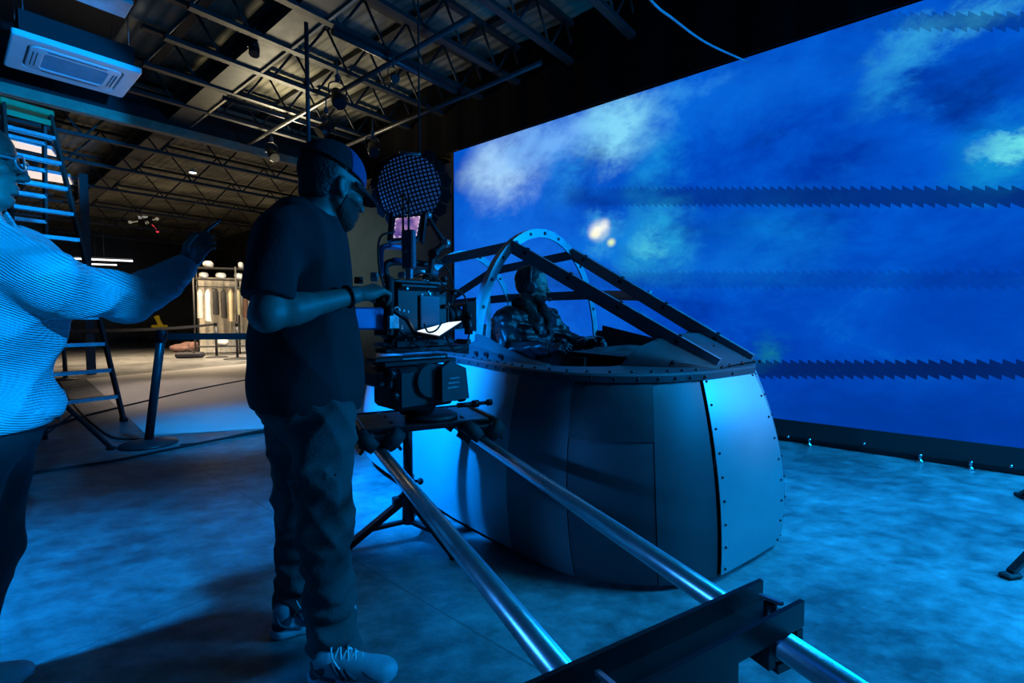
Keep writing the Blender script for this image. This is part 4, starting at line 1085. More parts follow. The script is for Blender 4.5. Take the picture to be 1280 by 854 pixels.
def hand(S, wrist, fwd, palm, thumb_side, curl=(.5, .6, .7, .8), sc=1.0, spread=.02, thumb=(.6, .5), rw=.026):
    """palm = direction the palm faces; thumb_side = rough direction of the thumb"""
    f = V(fwd).normalized(); n = V(palm); n = (n-f*n.dot(f)).normalized(); t = f.cross(n)
    if t.dot(V(thumb_side)) < 0: t = -t
    wv = V(wrist)
    def L(a, b, c): return wv+(f*a+t*b+n*c)*sc
    S.cap(L(-.02, 0, 0), L(.03, 0, 0), rw*sc, .026*sc, .015, flat=(n, 1.35))
    for b, w in ((.026, .014), (.009, .0145), (-.009, .014), (-.025, .0125)):
        S.cap(L(.02, b*.7, 0), L(.088, b, 0), .0155*sc, w*sc, .008*sc)
    S.ell(L(.04, .022, .008), (.03*sc, .017*sc, .016*sc), np.array(Matrix((f, t, n)).transposed()), .01*sc)
    S.ell(L(.045, -.022, .007), (.032*sc, .014*sc, .014*sc), np.array(Matrix((f, t, n)).transposed()), .01*sc)
    for i, (b, l, r) in enumerate(((.027, .074, .0092), (.009, .082, .0096), (-.0095, .077, .0092), (-.0265, .060, .0082))):
        a = curl[i]; p = L(.09, b, 0); ang = a*.55; dirs = spread*(1.2-i*.8)
        for j, fr in enumerate((.46, .30, .24)):
            d = (f*math.cos(ang)+n*math.sin(ang)+t*dirs).normalized(); q = p+d*l*fr*sc
            S.cap(p, q, r*(1-.10*j)*sc, r*(1-.10*(j+1))*sc, .004*sc); p = q; ang += a*(1.0 if j == 0 else .7)
    p = L(.022, .026, .004); ang = thumb[0]
    for j, (l, r) in enumerate(((.042, .0125), (.032, .0105), (.026, .0095))):
        d = (f*math.cos(ang*.9)+t*math.sin(ang*.9)*(.95-.45*j)+n*(.15+thumb[1]*(.5+.35*j))).normalized(); q = p+d*l*sc
        S.cap(p, q, r*sc, r*.92*sc, .005*sc); p = q
    return L
def wrinkles(amp, fx, ax, seed=0):
    """diagonal folds for cloth"""
    rs = np.random.RandomState(seed); ds = [rs.normal(size=3) for _ in range(5)]; ph = rs.uniform(0, 6, 5); fr = fx*rs.uniform(.6, 1.5, 5)
    ds = [d/np.linalg.norm(d) for d in ds]
    def fn(X, Y, Z):
        o = 0
        for i, d in enumerate(ds):
            u = (X*d[0]+Y*d[1]+Z*d[2])*fr[i]+ph[i]+1.2*np.sin((X*d[1]+Y*d[2]+Z*d[0])*fr[i]*.7+ph[i-1])
            o = o+np.abs(np.sin(u))*amp/3.0
        return o-amp*.85
    return fn

# ------------------------------------------------------------------ 1. camera operator, standing
tf = V((.985, .17, 0)).normalized(); tr = V((.17, -.985, 0)).normalized()     # torso forward / right
op = empty('person', V((-.70, 1.72, 0)), 'person in a dark cap, black t-shirt and cargo trousers operating the film camera', 'person')
hd = Head(W(416, 235, 1.745), V((.66, .74, -.17)), V((.12, .05, 1)), 1.10)
shR, shL = W(350, 292, 1.51), W(402, 296, 1.90)
elR, wrR = W(334, 394, 1.42), W(444, 369, 1.655)
elL, wrL = W(424, 412, 2.02), W(470, 392, 2.24)
Rt_ = np.array(frame(tf))
def torso(S, g, k=.05):
    S.ell(W(380, 345, 1.73), (.150+g, .175+g, .25+g), Rt_, k); S.ell(W(382, 425, 1.73), (.172+g, .165+g, .21+g), Rt_, k)
    S.ell(W(384, 490, 1.72), (.155+g, .18+g, .15+g), Rt_, k)
    S.cap(shR+V((.03, .06, -.01)), shL+V((.0, -.06, -.01)), .085+g, .085+g, .06)
    S.cap(W(372, 300, 1.72), W(396, 268, 1.735), .11+g, .055+g, .06)
S = SDF((-1.12, 1.22, .78), (-.22, 2.45, 1.88), .0045)
torso(S, 0); S.cap(W(386, 288, 1.73), hd.p(-.03, 0, -.05), .066, .064, .03)
hd.skin(S)
S.cap(shR, elR, .062, .048, .03); S.cap(elR, wrR, .048, .029, .02); S.cap(elR+(wrR-elR)*.25, elR+(wrR-elR)*.35, .050, .046, .02)
S.cap(shL, elL, .060, .047, .03); S.cap(elL, wrL, .046, .029, .02)
hf = (W(492, 357, 1.775)-wrR).normalized()
hand(S, wrR, hf, V((.35, .75, -.55)), V((.1, .1, 1)), curl=(.75, .85, .95, 1.05), sc=1.08, thumb=(.5, .6))
hand(S, wrL, (W(492, 386, 2.34)-wrL).normalized(), V((.3, -.9, -.3)), V((0, 0, 1)), curl=(.7, .8, .9, 1.0), sc=1.05)
S.obj('body', M_skin1, op)
# beard, hair under the cap
S = SDF(hd.c-V((.2, .2, .2)), hd.c+V((.2, .2, .2)), .0035)
hd.skin(S); S.d -= .0038
S.half(hd.p(.01, 0, -.026), hd.R @ V((.10, 0, 1)), .004)
for y in (-1, 1):
    hd.e(S, .10, .035*y, .02, .05, .04, .048, .006, cut=True)
hd.e(S, .115, 0, -.02, .03, .028, .030, .005, cut=True)
hd.e(S, .105, 0, -.071, .012, .02, .008, .004, cut=True)
S.half(hd.p(.0, 0, .0), hd.R @ V((0, 0, 1))); S.half(hd.p(.016, 0, 0), hd.R @ V((-1, 0, .25)))
S.half(hd.p(0, 0, -.135), hd.R @ V((0, 0, -1)))
for y in (-1, 1): hd.e(S, .072, .050*y, -.016, .030, .03, .020, .006, cut=True)
S.obj('beard', M_beard, op)
S = SDF(hd.c-V((.2, .2, .2)), hd.c+V((.2, .2, .2)), .0045)
hd.e(S, -.018, 0, .040, .1015, .0805, .0915); hd.e(S, -.045, 0, -.03, .058, .064, .05, .02)
S.half(hd.p(-.034, 0, 0), hd.R @ V((1, 0, -.12)), box=None)
for y in (-1, 1): hd.e(S, .002, .085*y, -.012, .034, .03, .046, .004, cut=True)
S.obj('hair', M_hair, op)
# cap: crown, front panel, brim
M_cap = mat('black_cap_mesh', (.012, .012, .016), .85, bump=.5, bscale=250); M_capf = mat('navy_cap_cloth', (.06, .065, .20), .8, bump=.3, bscale=200)
def cap_part(front):
    S = SDF(hd.c-V((.22, .22, .22)), hd.c+V((.22, .22, .22)), .0045)
    hd.e(S, -.012, 0, .043, .115, .091, .104)
    S2 = S.d.copy(); S.d[:] = 1
    hd.e(S, -.012, 0, .043, .109, .085, .098); S.d = np.maximum(S2, -S.d)
    S.half(hd.p(.06, 0, .034), hd.R @ V((-.26, 0, -1)))
    for y in (-1, 1): hd.e(S, -.004, .09*y, -.004, .030, .035, .044, .004, cut=True)             # lower edge
    (S.half(hd.p(.008, 0, 0), hd.R @ V((-1, 0, 0))) if front else S.half(hd.p(.008, 0, 0), hd.R @ V((1, 0, 0))))
    return S
o = cap_part(True).obj('cap_front', M_capf, op); o['label'] = 'navy front panel of the cap'
o = cap_part(False).obj('cap_crown', M_cap, op)
mb = MB(); rows = []
for j in range(5):
    t = j/4; row = []
    for i in range(13):
        a = -1.15+2.3*i/12; r = .104+.072*t*math.cos(a*1.05)**.7
        row.append(hd.p(-.012+r*math.cos(a), (.088+.01*t)*math.sin(a)*(1-.08*t), .034-.040*t*math.cos(a)-.012*abs(math.sin(a))))
    rows.append(row)
mb.grid(rows); obj('cap_brim', mb, M_cap, op, solid=.005, soff=0)
# t-shirt
M_tee = mat('black_tshirt', (.013, .013, .016), .9, var=.2, bump=.25, bscale=140)
S = SDF((-1.12, 1.30, .82), (-.38, 2.10, 1.62), .007)
torso(S, .022); S.ell(W(384, 480, 1.73), (.196, .192, .20), Rt_, .06)
slR = shR+(elR-shR)*.82; slL = shL+(elL-shL)*.8
S.cap(shR, slR, .082, .076, .035); S.cap(shL, slL, .08, .072, .035)
S.disp(wrinkles(.016, 15, None, 3))
S.half(W(384, 508, 1.72), (-.08, 0, -1), box=((-1.2, 1.2, .7), (-.3, 2.2, 1.05)))
S.half(slR, (elR-shR).normalized(), box=(slR-V((.10, .12, .10)), slR+V((.10, .045, .02))))
S.cap(W(389, 285, 1.73), hd.p(-.03, 0, -.05), .077, .075, .008, cut=True)
S.obj('tshirt', M_tee, op)
# bracelet, ring
mb = MB(); wd = (wrR-elR).normalized(); u = wd.cross(V((0, 0, 1))).normalized(); v2 = wd.cross(u); cw = wrR-wd*.03
mb.tube([cw+(u*math.cos(a)+v2*math.sin(a))*.0345 for a in np.linspace(0, 2*PI, 25)[:-1]], .006, 8, closed=True); obj('bracelet', mb, M_blk, op)
# trousers
M_trs = mat('grey_brown_cargo_cloth', (.06, .055, .055), .85, var=.22, scale=7, bump=.3, bscale=120)
S = SDF((-1.14, 1.34, .07), (-.42, 2.08, 1.06), .007)
S.ell(W(384, 494, 1.72), (.168, .190, .15), Rt_, .05)
hR, kR, aR = W(402, 520, 1.66), W(406, 655, 1.625), W(415, 805, 1.60)
hL, kL, aL = W(374, 520, 1.80), W(376, 640, 1.83), W(372, 768, 1.84)
for h_, k_, a_ in ((hR, kR, aR), (hL, kL, aL)):
    S.cap(h_, k_, .125, .092, .04); S.cap(k_, a_+V((0, 0, .04)), .092, .082, .04); S.cap(a_+V((0, 0, .05)), a_+V((.012, 0, -.015)), .082, .090, .02)
pk = hR+(kR-hR)*.62; S.ell(pk+tr*.095+tf*.0, (.075, .022, .095), Rt_, .03); S.ell(pk+tr*.108+V((0, 0, .06)), (.078, .014, .03), Rt_, .012)
S.disp(wrinkles(.022, 24, None, 11)); S.disp(lambda X, Y, Z: .006*np.sin(Z*95+X*40+2*np.sin(Y*30))*np.clip((.55-Z)/.3, 0, 1))
S.half((0, 0, .062), (0, 0, -1)); S.obj('trousers', M_trs, op)
# shoes
M_shoe = mat('pale_trainer_leather', (.32, .34, .38), .5, var=.15, scale=18); M_shoed = mat('dark_trainer_mesh', (.04, .045, .06), .7); M_sole = mat('white_trainer_sole', (.42, .44, .48), .6, var=.1, scale=20); M_lace = mat('white_lace', (.66, .68, .7), .8)
def shoe(heel, toe, parent, side):
    f = (toe-heel); f.z = 0; L_ = f.length; f.normalize(); l = V((-f.y, f.x, 0)); b = V((heel.x, heel.y, 0)); s_ = L_/.30
    def T(x, y, z): return b+(f*x+l*y)*s_+V((0, 0, z*s_))
    R = np.array(Matrix((f, l, V((0, 0, 1)))).transposed())
    S = SDF(T(.15, 0, .07)-V((.24, .24, .10)), T(.15, 0, .07)+V((.24, .24, .12)), .004)
    S.cap(T(.045, 0, .03), T(.045, 0, .085), .037*s_, .036*s_, .02); S.cap(T(.05, 0, .03), T(.24, -.004*side, .028), .036*s_, .040*s_, .02)
    S.cap(T(.07, 0, .085), T(.20, 0, .050), .034*s_, .032*s_, .03); S.ell(T(.235, 0, .035), (.058*s_, .046*s_, .036*s_), R, .02)
    S.half(T(0, 0, .022), (0, 0, -1)); up = S.obj('shoe', M_shoe, parent)
    up['label'] = 'pale lace-up trainer'
    S = SDF(T(.15, 0, .03)-V((.24, .24, .06)), T(.15, 0, .03)+V((.24, .24, .06)), .004)
    for x0, x1, r0, r1 in ((.04, .12, .042, .040), (.12, .24, .040, .050)):
        S.cap(T(x0, 0, .02), T(x1, 0, .02), r0*s_, r1*s_, .02)
    S.half(T(0, 0, .034), (0, 0, 1), .004); S.half(T(0, 0, .002), (0, 0, -1)); S.half(T(.22, 0, .012), (f*.16+V((0, 0, -1))))
    S.obj('sole', M_sole, up)
    S = SDF(T(.15, 0, .07)-V((.24, .24, .10)), T(.15, 0, .07)+V((.24, .24, .12)), .004)
    S.cap(T(.045, 0, .035), T(.06, 0, .085), .041*s_, .040*s_, .02); S.ell(T(.13, -.03*side, .045), (.055*s_, .016*s_, .014*s_), R, .004); S.ell(T(.13, .03*side, .045), (.055*s_, .016*s_, .014*s_), R, .004)
    S.half(T(0, 0, .03), (0, 0, -1)); S.half(T(.075, 0, .05), f*.8+V((0, 0, -.2)), box=(T(.0, 0, .02)-V((.1, .1, 0)), T(.09, 0, .13)+V((.1, .1, 0)))); S.obj('mesh_panel', M_shoed, up)
    mb = MB()
    for y in (-1, 1):
        for i in range(3): mb.tube(crom([T(.085+.022*i, .036*y, .088-.010*i), T(.105+.022*i, .043*y, .060-.006*i), T(.128+.022*i, .044*y, .034)], 4), [.004]+[.006]*7+[.004], 8)
        mb.tube(crom([T(.185, .036*y, .058), T(.205, .043*y, .048), T(.225, .046*y, .040), T(.255, .040*y, .036), T(.285, .018*y, .034), T(.291, 0, .034)], 4), .0035, 6)
        mb.tube(crom([T(.02, .026*y, .088), T(.03, .038*y, .060), T(.06, .041*y, .040), T(.10, .042*y, .030)], 4), .005, 6)
    mb.ball(T(.10, 0, .082), (.05*s_, .026*s_, .030*s_), 14, frame(f, V((0, 0, 1))))
    o = obj('overlay', mb, M_shoed, up); o['kind'] = 'stuff'; o['label'] = 'dark stripes and seams'
    mb = MB()
    for i in range(6):
        x = .10+.024*i; z = .114-.0115*i
        mb.tube(crom([T(x-.006, -.028, z-.020), T(x+.003, -.012, z+.004), T(x+.010, .012, z+.001), T(x+.016, .028, z-.024)], 4), .0032, 6)
        mb.tube(crom([T(x-.006, .028, z-.020), T(x+.003, .012, z+.007), T(x+.010, -.012, z+.004), T(x+.016, -.028, z-.024)], 4), .0032, 6)
    for y in (-1, 1): mb.tube(crom([T(.10, 0, .122), T(.085, .02*y, .135), T(.095, .045*y, .11), T(.12, .055*y, .08)], 5), .003, 6)
    o = obj('laces', mb, M_lace, up); o['kind'] = 'stuff'
    return up
shoe(H(386, 852, 0), H(500, 850, 0), op, 1); shoe(H(338, 797, 0), H(448, 768, 0), op, 1)
# side grip that the hand closes on
gp = W(487, 365, 1.775); mb = MB(); mb.tube([gp+V((0, 0, .055)), gp+V((0, 0, .03)), gp-V((0, 0, .03)), gp-V((0, 0, .07))], [.014, .017, .016, .013], 12); obj('side_grip', mb, M_rub, fcam)
mb = MB(); mb.tube([gp-V((0, 0, .06)), gp+V((.04, .10, -.10)), Q(-.05, .09, ZB+.07)], .010, 10); mb.lathe(gp-V((.012, .0, .07)), (1, 0.2, 0), [(0, .018), (.024, .018)], 12); obj('grip_arm', mb, M_blk, fcam)

# ------------------------------------------------------------------ 2. pilot in the mock-up
pf = V((.98, -.12, -.05)).normalized()
pil = empty('person', P(-.2, 0, .28), 'person in a leather flight jacket and headset sitting in the cockpit holding the yoke', 'person')
ph = Head(P(-.12, 0, 1.452), pf, V((0, 0, 1)), 1.16)
RF = np.array(frame(FD))
pshR, pshL = P(-.17, -.25, 1.175), P(-.17, .25, 1.175)
pelR, pwrR = P(-.02, -.34, .965), P(.245, -.22, .985); pelL, pwrL = P(.0, .34, .97), P(.265, .22, 1.01)
def ptorso(S, g, k=.05):
    S.ell(P(-.2, 0, .62), (.16+g, .19+g, .16+g), RF, k); S.ell(P(-.19, 0, .82), (.14+g, .18+g, .22+g), RF, k); S.ell(P(-.17, 0, 1.05), (.14+g, .20+g, .19+g), RF, k)
    S.cap(pshR+FB*.05, pshL-FB*.05, .085+g, .085+g, .06)
S = SDF((-.35, 2.9, .25), (1.0, 4.5, 1.68), .0055)
ptorso(S, 0); S.cap(P(-.16, 0, 1.15), ph.p(-.03, 0, -.06), .068, .066, .03); ph.skin(S)
for sR, eR, wR, sd in ((pshR, pelR, pwrR, -1), (pshL, pelL, pwrL, 1)):
    S.cap(sR, eR, .06, .05, .03); S.cap(eR, wR, .05, .030, .02)
for sd in (-1, 1):
    S.cap(P(-.2, .10*sd, .58), P(.28, .14*sd, .62), .085, .065, .04); S.cap(P(.28, .14*sd, .62), P(.50, .14*sd, .34), .06, .045, .03)
S.obj('body', M_skin3, pil)
M_glove = mat('black_leather_glove', (.02, .02, .024), .3, bump=.3, bscale=90)
for wR, eR, sd in ((pwrR, pelR, -1), (pwrL, pelL, 1)):
    S = SDF(wR-V((.22, .22, .2)), wR+V((.22, .22, .2)), .0048)
    hand(S, wR, FD*.95+V((0, 0, .25)), FB*(-sd)*.6+V((0, 0, -.6)), V((0, 0, 1))+FB*(-sd)*.3, curl=(.8, .9, 1.0, 1.1), sc=1.2)
    S.cap(wR+(eR-wR)*.10, wR+(wR-eR)*.04, .044, .036, .01); S.obj('glove', M_glove, pil)
M_lea = mat('black_leather', (.009, .009, .011), .36, var=.2, bump=.25, bscale=70, rvar=.10); M_fleece = mat('dark_fleece_collar', (.02, .018, .018), .95, bump=1.0, bscale=120)
S = SDF((-.40, 2.85, .45), (1.05, 4.6, 1.36), .0075)
ptorso(S, .036)
for sR, eR, wR in ((pshR, pelR, pwrR), (pshL, pelL, pwrL)):
    S.cap(sR, eR, .094, .084, .05); S.cap(eR, wR, .082, .060, .04); S.cap(wR-(wR-eR)*.12, wR, .060, .056, .01)
S.cap(P(.012, 0, 1.16), P(.02, 0, .6), .010, .010, .004, cut=True)
S.disp(wrinkles(.024, 34, None, 5))
S.cap(P(-.15, 0, 1.18), ph.p(-.03, 0, -.06), .078, .078, .01, cut=True)
S.half(P(-.2, 0, .52), (0, 0, -1)); 
for wR, eR in ((pwrR, pelR), (pwrL, pelL)): S.half(wR+(wR-eR).normalized()*.01, (wR-eR).normalized(), box=(wR-V((.08, .08, .08)), wR+V((.12, .12, .1))))
S.obj('jacket', M_lea, pil)
S = SDF(P(-.14, 0, 1.22)-V((.28, .28, .2)), P(-.14, 0, 1.22)+V((.28, .28, .2)), .006)
for sd in (-1, 1):
    S.cap(P(-.25, 0, 1.30), P(-.20, .075*sd, 1.315), .046, .044, .03); S.cap(P(-.20, .085*sd, 1.315), P(-.10, .085*sd, 1.285), .046, .042, .03); S.cap(P(-.10, .085*sd, 1.28), P(-.02, .06*sd, 1.20), .042, .034, .03)
    S.cap(P(-.26, 0, 1.275), P(-.20, .10*sd, 1.25), .045, .04, .03); S.cap(P(-.20, .10*sd, 1.25), P(-.06, .085*sd, 1.19), .042, .036, .03); S.cap(P(-.06, .085*sd, 1.19), P(-.0, .06*sd, 1.10), .032, .018, .03)
S.disp(wrinkles(.006, 60, None, 8)); S.obj('collar', M_fleece, pil)
S = SDF((-.2, 3.0, .25), (.95, 4.3, .78), .009)
S.ell(P(-.2, 0, .60), (.18, .20, .14), RF, .04)
for sd in (-1, 1): S.cap(P(-.18, .10*sd, .58), P(.28, .14*sd, .62), .10, .08, .04); S.cap(P(.28, .14*sd, .62), P(.48, .14*sd, .36), .075, .06, .03)
S.obj('trousers', M_lea, pil)
S = SDF(ph.c-V((.2, .2, .2)), ph.c+V((.2, .2, .2)), .005)
ph.e(S, -.022, 0, .046, .103, .084, .092); ph.e(S, -.05, 0, -.01, .062, .070, .055, .02)
S.disp(wrinkles(.006, 90, None, 2))
ph.e(S, .115, 0, -.005, .075, .10, .072, .012, cut=True); S.half(ph.p(-.005, 0, -.02), ph.R @ V((.55, 0, -1)))
S.obj('hair', M_hair, pil)
S = SDF(ph.c-V((.2, .2, .2)), ph.c+V((.2, .2, .2)), .0045)
ph.skin(S); S.d -= .004
S.half(ph.p(0, 0, -.052), ph.R @ V((.1, 0, 1))); S.half(ph.p(.02, 0, 0), ph.R @ V((-1, 0, 0))); ph.e(S, .10, 0, -.071, .014, .022, .010, .004, cut=True); S.half(ph.p(0, 0, -.135), ph.R @ V((0, 0, -1)))
S.obj('beard', M_beard, pil)
M_hs = mat('headset_dark_shell', (.05, .052, .06), .3, .3)
mb = MB()
mb.tube(crom([ph.p(-.01+.02*math.cos(a)*0, .098*math.cos(a), .02+.128*math.sin(a)) for a in np.linspace(-.15, PI+.15, 14)], 3), .011, 8)
for sd in (-1, 1):
    mb.lathe(ph.p(-.004, .070*sd, -.012), ph.R @ V((0, sd, 0)), [(0, .044), (.012, .052), (.022, .052), (.042, .046), (.052, .028)], 20)
    mb.tube([ph.p(-.004, .112*sd, -.0), ph.p(-.008, .108*sd, .05)], .006, 8)
mb.tube(crom([ph.p(.01, -.105, -.03), ph.p(.06, -.09, -.075), ph.p(.105, -.045, -.088), ph.p(.118, -.018, -.085)], 5), .0045, 8); mb.ball(ph.p(.119, -.012, -.085), .015, 10)
o = obj('headset', mb, M_hs, pil); o['label'] = 'headset with ear cups and a boom microphone'

# ------------------------------------------------------------------ 3. person at the left edge
lf = V((.86, .51, 0)).normalized(); lr = V((.51, -.86, 0)).normalized(); RLm = np.array(frame(lf))
lp = empty('person', V((-1.50, 1.44, 0)), 'person in a pale ribbed jacket and glasses reaching forward with one arm', 'person')
lh = Head(W(-40, 200, 1.45), V((.80, .60, .02)), V((0, 0, 1)), 1.08)
lsR, leR, lwR = W(52, 345, 1.36), W(157, 376, 1.60), W(232, 332, 1.83)
lsL, leL, lwL = V((-1.80, 1.62, 1.38)), V((-1.90, 1.60, 1.10)), V((-1.78, 1.66, .90))
lc_ = V((-1.56, 1.46, 0))
def ltorso(S, g, k=.05):
    S.ell(lc_+V((0, 0, 1.25)), (.135+g, .19+g, .22+g), RLm, k); S.ell(lc_-lf*.035+V((0, 0, 1.02)), (.13+g, .175+g, .2+g), RLm, k); S.ell(lc_-lf*.05+V((0, 0, .90)), (.13+g, .175+g, .13+g), RLm, k)
    S.cap(lsR+(lsL-lsR)*.2, lsL-(lsL-lsR)*.2, .085+g, .085+g, .06)
S = SDF((-2.1, 1.05, .75), (-1.0, 2.15, 1.86), .0045)
ltorso(S, -.025); S.cap(lc_+V((-.0, 0, 1.38)), lh.p(-.03, 0, -.06), .066, .062, .03); lh.skin(S)
S.cap(lsR, leR, .06, .048, .03); S.cap(leR, lwR, .047, .030, .02); S.cap(lsL, leL, .06, .048, .03); S.cap(leL, lwL, .047, .03, .02)
lhf = (W(272, 280, 1.95)-lwR).normalized()
hand(S, lwR, lhf, V((-.25, .3, .6))+V((.8, 0, .1)), V((-.5, 0, .8)), curl=(.55, .7, .85, .95), sc=1.0, thumb=(.7, .5))
hand(S, lwL, V((.8, .5, -.1)), V((0, 0, -1)), lr, curl=(.4, .45, .5, .55), sc=1.0)
S.obj('body', M_skin2, lp)
def knit():
    m = mat('pale_ribbed_knit', (.50, .52, .55), .85, var=.08, scale=9); nt = m.node_tree; L = nt.links.new; b = nt.nodes['Principled BSDF']
    tc = nt.nodes.new('ShaderNodeTexCoord'); w1 = nt.nodes.new('ShaderNodeTexWave'); w1.bands_direction = 'Z'; w1.inputs['Scale'].default_value = 46; w1.inputs['Distortion'].default_value = 1.2; w1.inputs['Detail'].default_value = 1
    w2 = nt.nodes.new('ShaderNodeTexWave'); w2.bands_direction = 'X'; w2.inputs['Scale'].default_value = 70; w2.inputs['Distortion'].default_value = 1
    mp = nt.nodes.new('ShaderNodeMapping'); mp.inputs['Rotation'].default_value = (.2, -.5, 0); L(tc.outputs['Object'], mp.inputs[0]); L(mp.outputs[0], w1.inputs['Vector']); L(tc.outputs['Object'], w2.inputs['Vector'])
    ad = nt.nodes.new('ShaderNodeMath'); ad.operation = 'MULTIPLY_ADD'; ad.inputs[1].default_value = .35; L(w2.outputs['Fac'], ad.inputs[0]); L(w1.outputs['Fac'], ad.inputs[2])
    bp = nt.nodes.new('ShaderNodeBump'); bp.inputs['Strength'].default_value = .8; bp.inputs['Distance'].default_value = .006; L(ad.outputs[0], bp.inputs['Height']); L(bp.outputs['Normal'], b.inputs['Normal']); return m
M_knit = knit()
S = SDF((-2.1, 1.05, .78), (-1.02, 2.05, 1.62), .0065)
ltorso(S, .03); S.cap(lsR+V((0, .02, -.02)), leR, .105, .082, .05); S.cap(leR, lwR, .080, .058, .04); S.cap(lwR-(lwR-leR)*.18, lwR+(lwR-leR)*.02, .060, .056, .012)
S.cap(lsL, leL, .095, .078, .05); S.cap(leL, lwL, .075, .055, .04)
S.disp(wrinkles(.045, 13, None, 21)); S.disp(lambda X, Y, Z: .005*np.sin(Z*60+Y*55)*np.exp(-(((X-leR.x)**2+(Y-leR.y)**2+(Z-leR.z)**2)/.02)))
hz = .875
S.half((0, 0, hz+.02), (0, 0, -1)); S.cap(lc_+V((0, 0, 1.42)), lh.p(-.03, 0, -.06), .074, .074, .008, cut=True)
S.half(lwR, (lwR-leR).normalized(), box=(lwR-V((.07, .07, .05)), lwR+V((.14, .14, .14))))
S.obj('jacket', M_knit, lp)
S = SDF((-2.1, 1.05, .78), (-1.02, 2.05, .98), .0065); S.ell(lc_-lf*.05+V((0, 0, .92)), (.166, .212, .16), RLm, .02); S.half((0, 0, .93), (0, 0, 1), .01); S.half((0, 0, hz), (0, 0, -1), .01); S.obj('jacket_hem', M_knit, lp)
S = SDF(lc_+V((-.25, -.25, 1.35)), lc_+V((.25, .25, 1.66)), .0055)
b0 = lc_+V((0, 0, 1.40)); b1 = lh.p(-.03, 0, -.085)
S.cap(b0, b1, .100, .092, .01); S.half(b1, (b1-b0).normalized()*1.0+lf*-.25, .004); S.cap(b0-V((0, 0, .02)), b1+(b1-b0)*.5, .085, .077, .004, cut=True); S.half(b0+lf*.085, lf+V((0, 0, .5)), .004)
S.obj('collar', M_knit, lp)
S = SDF(lh.c-V((.2, .2, .2)), lh.c+V((.2, .2, .2)), .005)
lh.e(S, -.022, 0, .046, .103, .084, .094); lh.e(S, -.05, 0, -.005, .062, .070, .055, .02); lh.e(S, .115, 0, -.005, .075, .10, .074, .012, cut=True); S.half(lh.p(-.005, 0, -.02), lh.R @ V((.55, 0, -1)))
S.obj('hair', M_hair, lp)
M_gls = mat('clear_glasses_frame', (.5, .55, .6), .15, .4)
mb = MB()
for y in (-1, 1):
    mb.tube([lh.p(.112-.010*abs(math.cos(a))*0-.012*max(0, y*math.cos(a)), .034*y+.024*math.cos(a), .0+.020*math.sin(a)) for a in np.linspace(0, 2*PI, 25)[:-1]], .0028, 8, closed=True)
    mb.tube(crom([lh.p(.098, .058*y, .006), lh.p(.05, .078*y, .008), lh.p(-.01, .084*y, .010), lh.p(-.03, .082*y, -.012)], 4), .0026, 8)
mb.tube(crom([lh.p(.114, -.010, .004), lh.p(.118, 0, .008), lh.p(.114, .010, .004)], 4), .0026, 8); obj('glasses', mb, M_gls, lp)
M_btr = mat('black_trousers', (.010, .010, .012), .9, bump=.2, bscale=100)
S = SDF((-2.1, 1.0, .05), (-1.1, 1.95, 1.0), .009)
S.ell(lc_-lf*.05+V((0, 0, .88)), (.14, .185, .14), RLm, .05)
for sd, kx in ((1, .0), (-1, .05)):
    h_ = lc_+lr*.085*sd-lf*.07+V((0, 0, .82)); k_ = lc_+lr*.09*sd-lf*(.13-kx)+V((0, 0, .47)); a_ = lc_+lr*.10*sd-lf*(.20+.02*sd)+V((0, 0, .10))
    S.cap(h_, k_, .115, .085, .04); S.cap(k_, a_, .085, .075, .03)
S.disp(wrinkles(.012, 18, None, 31)); S.half((0, 0, .09), (0, 0, -1)); S.obj('trousers', M_btr, lp)
for sd in (1, -1):
    a_ = lc_+lr*.10*sd-lf*(.20+.02*sd); q = a_-lf*.09; shoe(V((q.x, q.y, 0)), V((q.x, q.y, 0))+lf*.29, lp, 1)
# phone in the raised hand
tel = empty('mobile_phone', lwR+lhf*.13, 'dark mobile phone held up in the raised hand', 'phone')
mb = MB(); pc_ = lwR+lhf*.135+V((.0, .0, .035)); Rph = frame(V((.55, .45, .7)), V((-.6, .8, .2)))
mb.box(pc_, (.13, .009, .066), Rph, .004); obj('case', mb, M_blk, tel)
mb = MB(); mb.box(pc_+Rph @ V((0, -.0048, 0)), (.122, .0015, .060), Rph, .0005); obj('screen', mb, mat('dark_phone_glass', (.006, .006, .008), .08), tel)
# ================================================================== THINGS AROUND THE STAGE
M_red = mat('dark_red_fibreglass', (.16, .025, .018), .5); M_tread = mat('aluminium_tread', (.50, .52, .54), .35, .75, scale=20); M_green = mat('green_top_cap', (.07, .26, .10), .5)
M_white = mat('white_plastic', (.62, .63, .64), .5, var=.05); M_slot = mat('dark_slot', (.02, .025, .03), .6)
